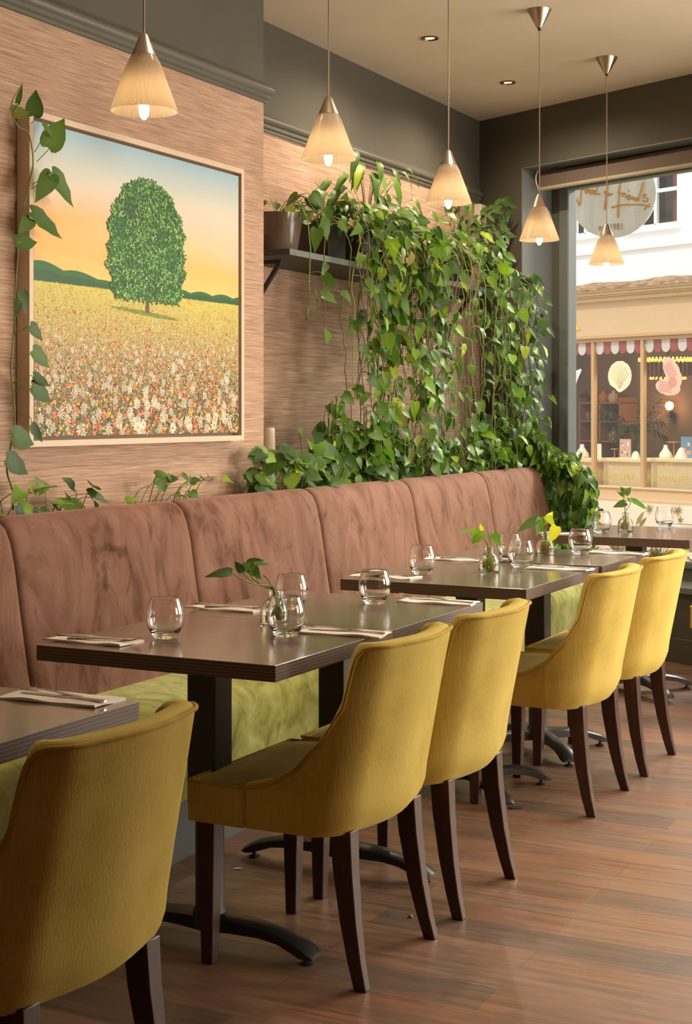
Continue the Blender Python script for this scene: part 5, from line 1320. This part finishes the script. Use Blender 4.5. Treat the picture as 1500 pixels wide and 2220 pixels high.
card('gift_box', 1258, 0, .085, .09, [srgb(236, 240, 232), srgb(140, 200, 170)], 'green striped gift box on the left plinth', 'box', .02)
card('display_card', 1297, 0, .075, .16, [srgb(244, 236, 220), srgb(238, 230, 214)], 'plain cream display card on the left plinth', 'card', .1)
# shelving and a palm at the back of the shop
t0_, t1_ = sx_(1254, DB-.3), sx_(1345, DB-.3); org = Vector(W((t0_+t1_)/2, DB-.15, zb-.25)); su = thing('shelving_unit', org, 'dark wooden shelving inside the shop behind the glass', 'shelves'); l_ = WL(org)
mw = mat('shop_shelf_wood', srgb(150, 100, 64), .6); b = MB(); b.box(t0_, t0_+.03, DB-.3, DB, zb-.25, zW(862, 1300, DB-.3), l_); b.box(t1_-.03, t1_, DB-.3, DB, zb-.25, zW(862, 1300, DB-.3), l_); b.box((t0_+t1_)/2-.015, (t0_+t1_)/2+.015, DB-.3, DB, zb-.25, zW(872, 1300, DB-.3), l_); b.build('upright', mw, su)
for py in (872, 912, 955): b = MB(); z_ = zW(py, 1300, DB-.3); b.box(t0_, t1_, DB-.3, DB, z_-.02, z_, l_); b.build('shelf_board', mw, su)
rng = random.Random(3)
vprof = [(0, 0), (.05, 0), (.07, .05), (.05, .10), (.02, .12), (.02, .15), (0, .15)]
VS = [(1268, 872, 'dark reed diffuser', (70, 52, 44)), (1308, 872, 'round amber jar', (190, 130, 84)), (1330, 872, 'pale round jar', (196, 168, 140)), (1270, 912, 'grey glass jar', (150, 150, 144)), (1325, 912, 'dark bowl', (70, 62, 56)), (1262, 955, 'brown pot', (120, 84, 60)), (1330, 955, 'orange box-like jar', (206, 140, 90))]
for px, py, nm, c in VS:
    s_ = DB-.15; t_ = sx_(px, s_); z_ = zW(py, 1300, DB-.3); b = MB(); b.lathe([(r*rng.uniform(.9, 1.2), z*rng.uniform(.9, 1.1)) for r, z in vprof], 20); o = b.build('shop_jar', mat('ware_'+nm.replace(' ', '_'), srgb(*c), .4), None, smooth=True); o.location = W(t_, s_, z_+.001)
    row = {872: 'top', 912: 'middle', 955: 'lower'}[py]; tag(o, nm+' on the '+row+' shelf inside the shop across the street', 'jar', 'jars on the shop shelves')
t_ = sx_(1372, D+1.5); org = Vector(W(t_, D+1.5, zb-.25)); P = Plant('potted_palm', org, 'dark green potted palm inside the shop across the street', 'potted plant', None, 101)
pot(0, 0, 0, .12, .16, .3, M_glaze, parent=P.root)
for k in range(16):
    a = 6.283*k/16+P.rng.random(); s0 = org+Vector((0, 0, .28)); e = s0+Vector((.38*math.cos(a), .38*math.sin(a), P.rng.uniform(.35, .95))); Q = P.stem([s0, s0+Vector((.1*math.cos(a), .1*math.sin(a), .55)), e], .004, 12, col=(.05, .10, .03))
    for i in range(5, 12):
        for sg_ in (-1, 1): P.leaf(Q[i], (Q[i]-Q[i-1]).normalized()+Vector((-math.sin(a)*sg_, math.cos(a)*sg_, -.4)), (0, 0, 1), .16, (.03, .07, .02), wf=.14, droop=.4)
P.done()
# debris on the floor of the restaurant
def crumb(px, py, r, c, lab):
    p = onz(px, py, 0.0); b = MB(); rg = random.Random(px); b.lathe([(0, 0), (r*.8, 0), (r, r*.4), (r*.7, r*.9), (0, r)], 9, rib=lambda k, z: rg.uniform(-.25, .2)); o = b.build('floor_crumb', mat('crumb_'+str(px), c, .6), None, smooth=True); o.location = (p.x, p.y, .0005); tag(o, lab, 'crumb', None)
crumb(890, 1989, .0065, srgb(186, 112, 40), 'small orange crumb on the floor between the chair legs')
b = MB(); p = onz(503, 1885, 0); b.add([(0, 0, .001), (.022, .004, .004), (.028, .016, .002), (.012, .02, .005), (.002, .014, .001)], [(0, 1, 2, 3, 4)]); o = b.build('paper_scrap', M_nap, None); o.location = (p.x, p.y, 0); tag(o, 'torn white paper scrap on the floor behind the first table base', 'paper scrap')
b = MB(); p = onz(1118, 1752, 0); b.box(-.02, .02, -.012, .012, 0, .003); o = b.build('rubber_wedge', M_black, None, bevel=(.001, 1)); o.location = (p.x, p.y, 0.0003); o.rotation_euler = (0, 0, .6); tag(o, 'small black packing piece on the floor beside a table foot', 'wedge')
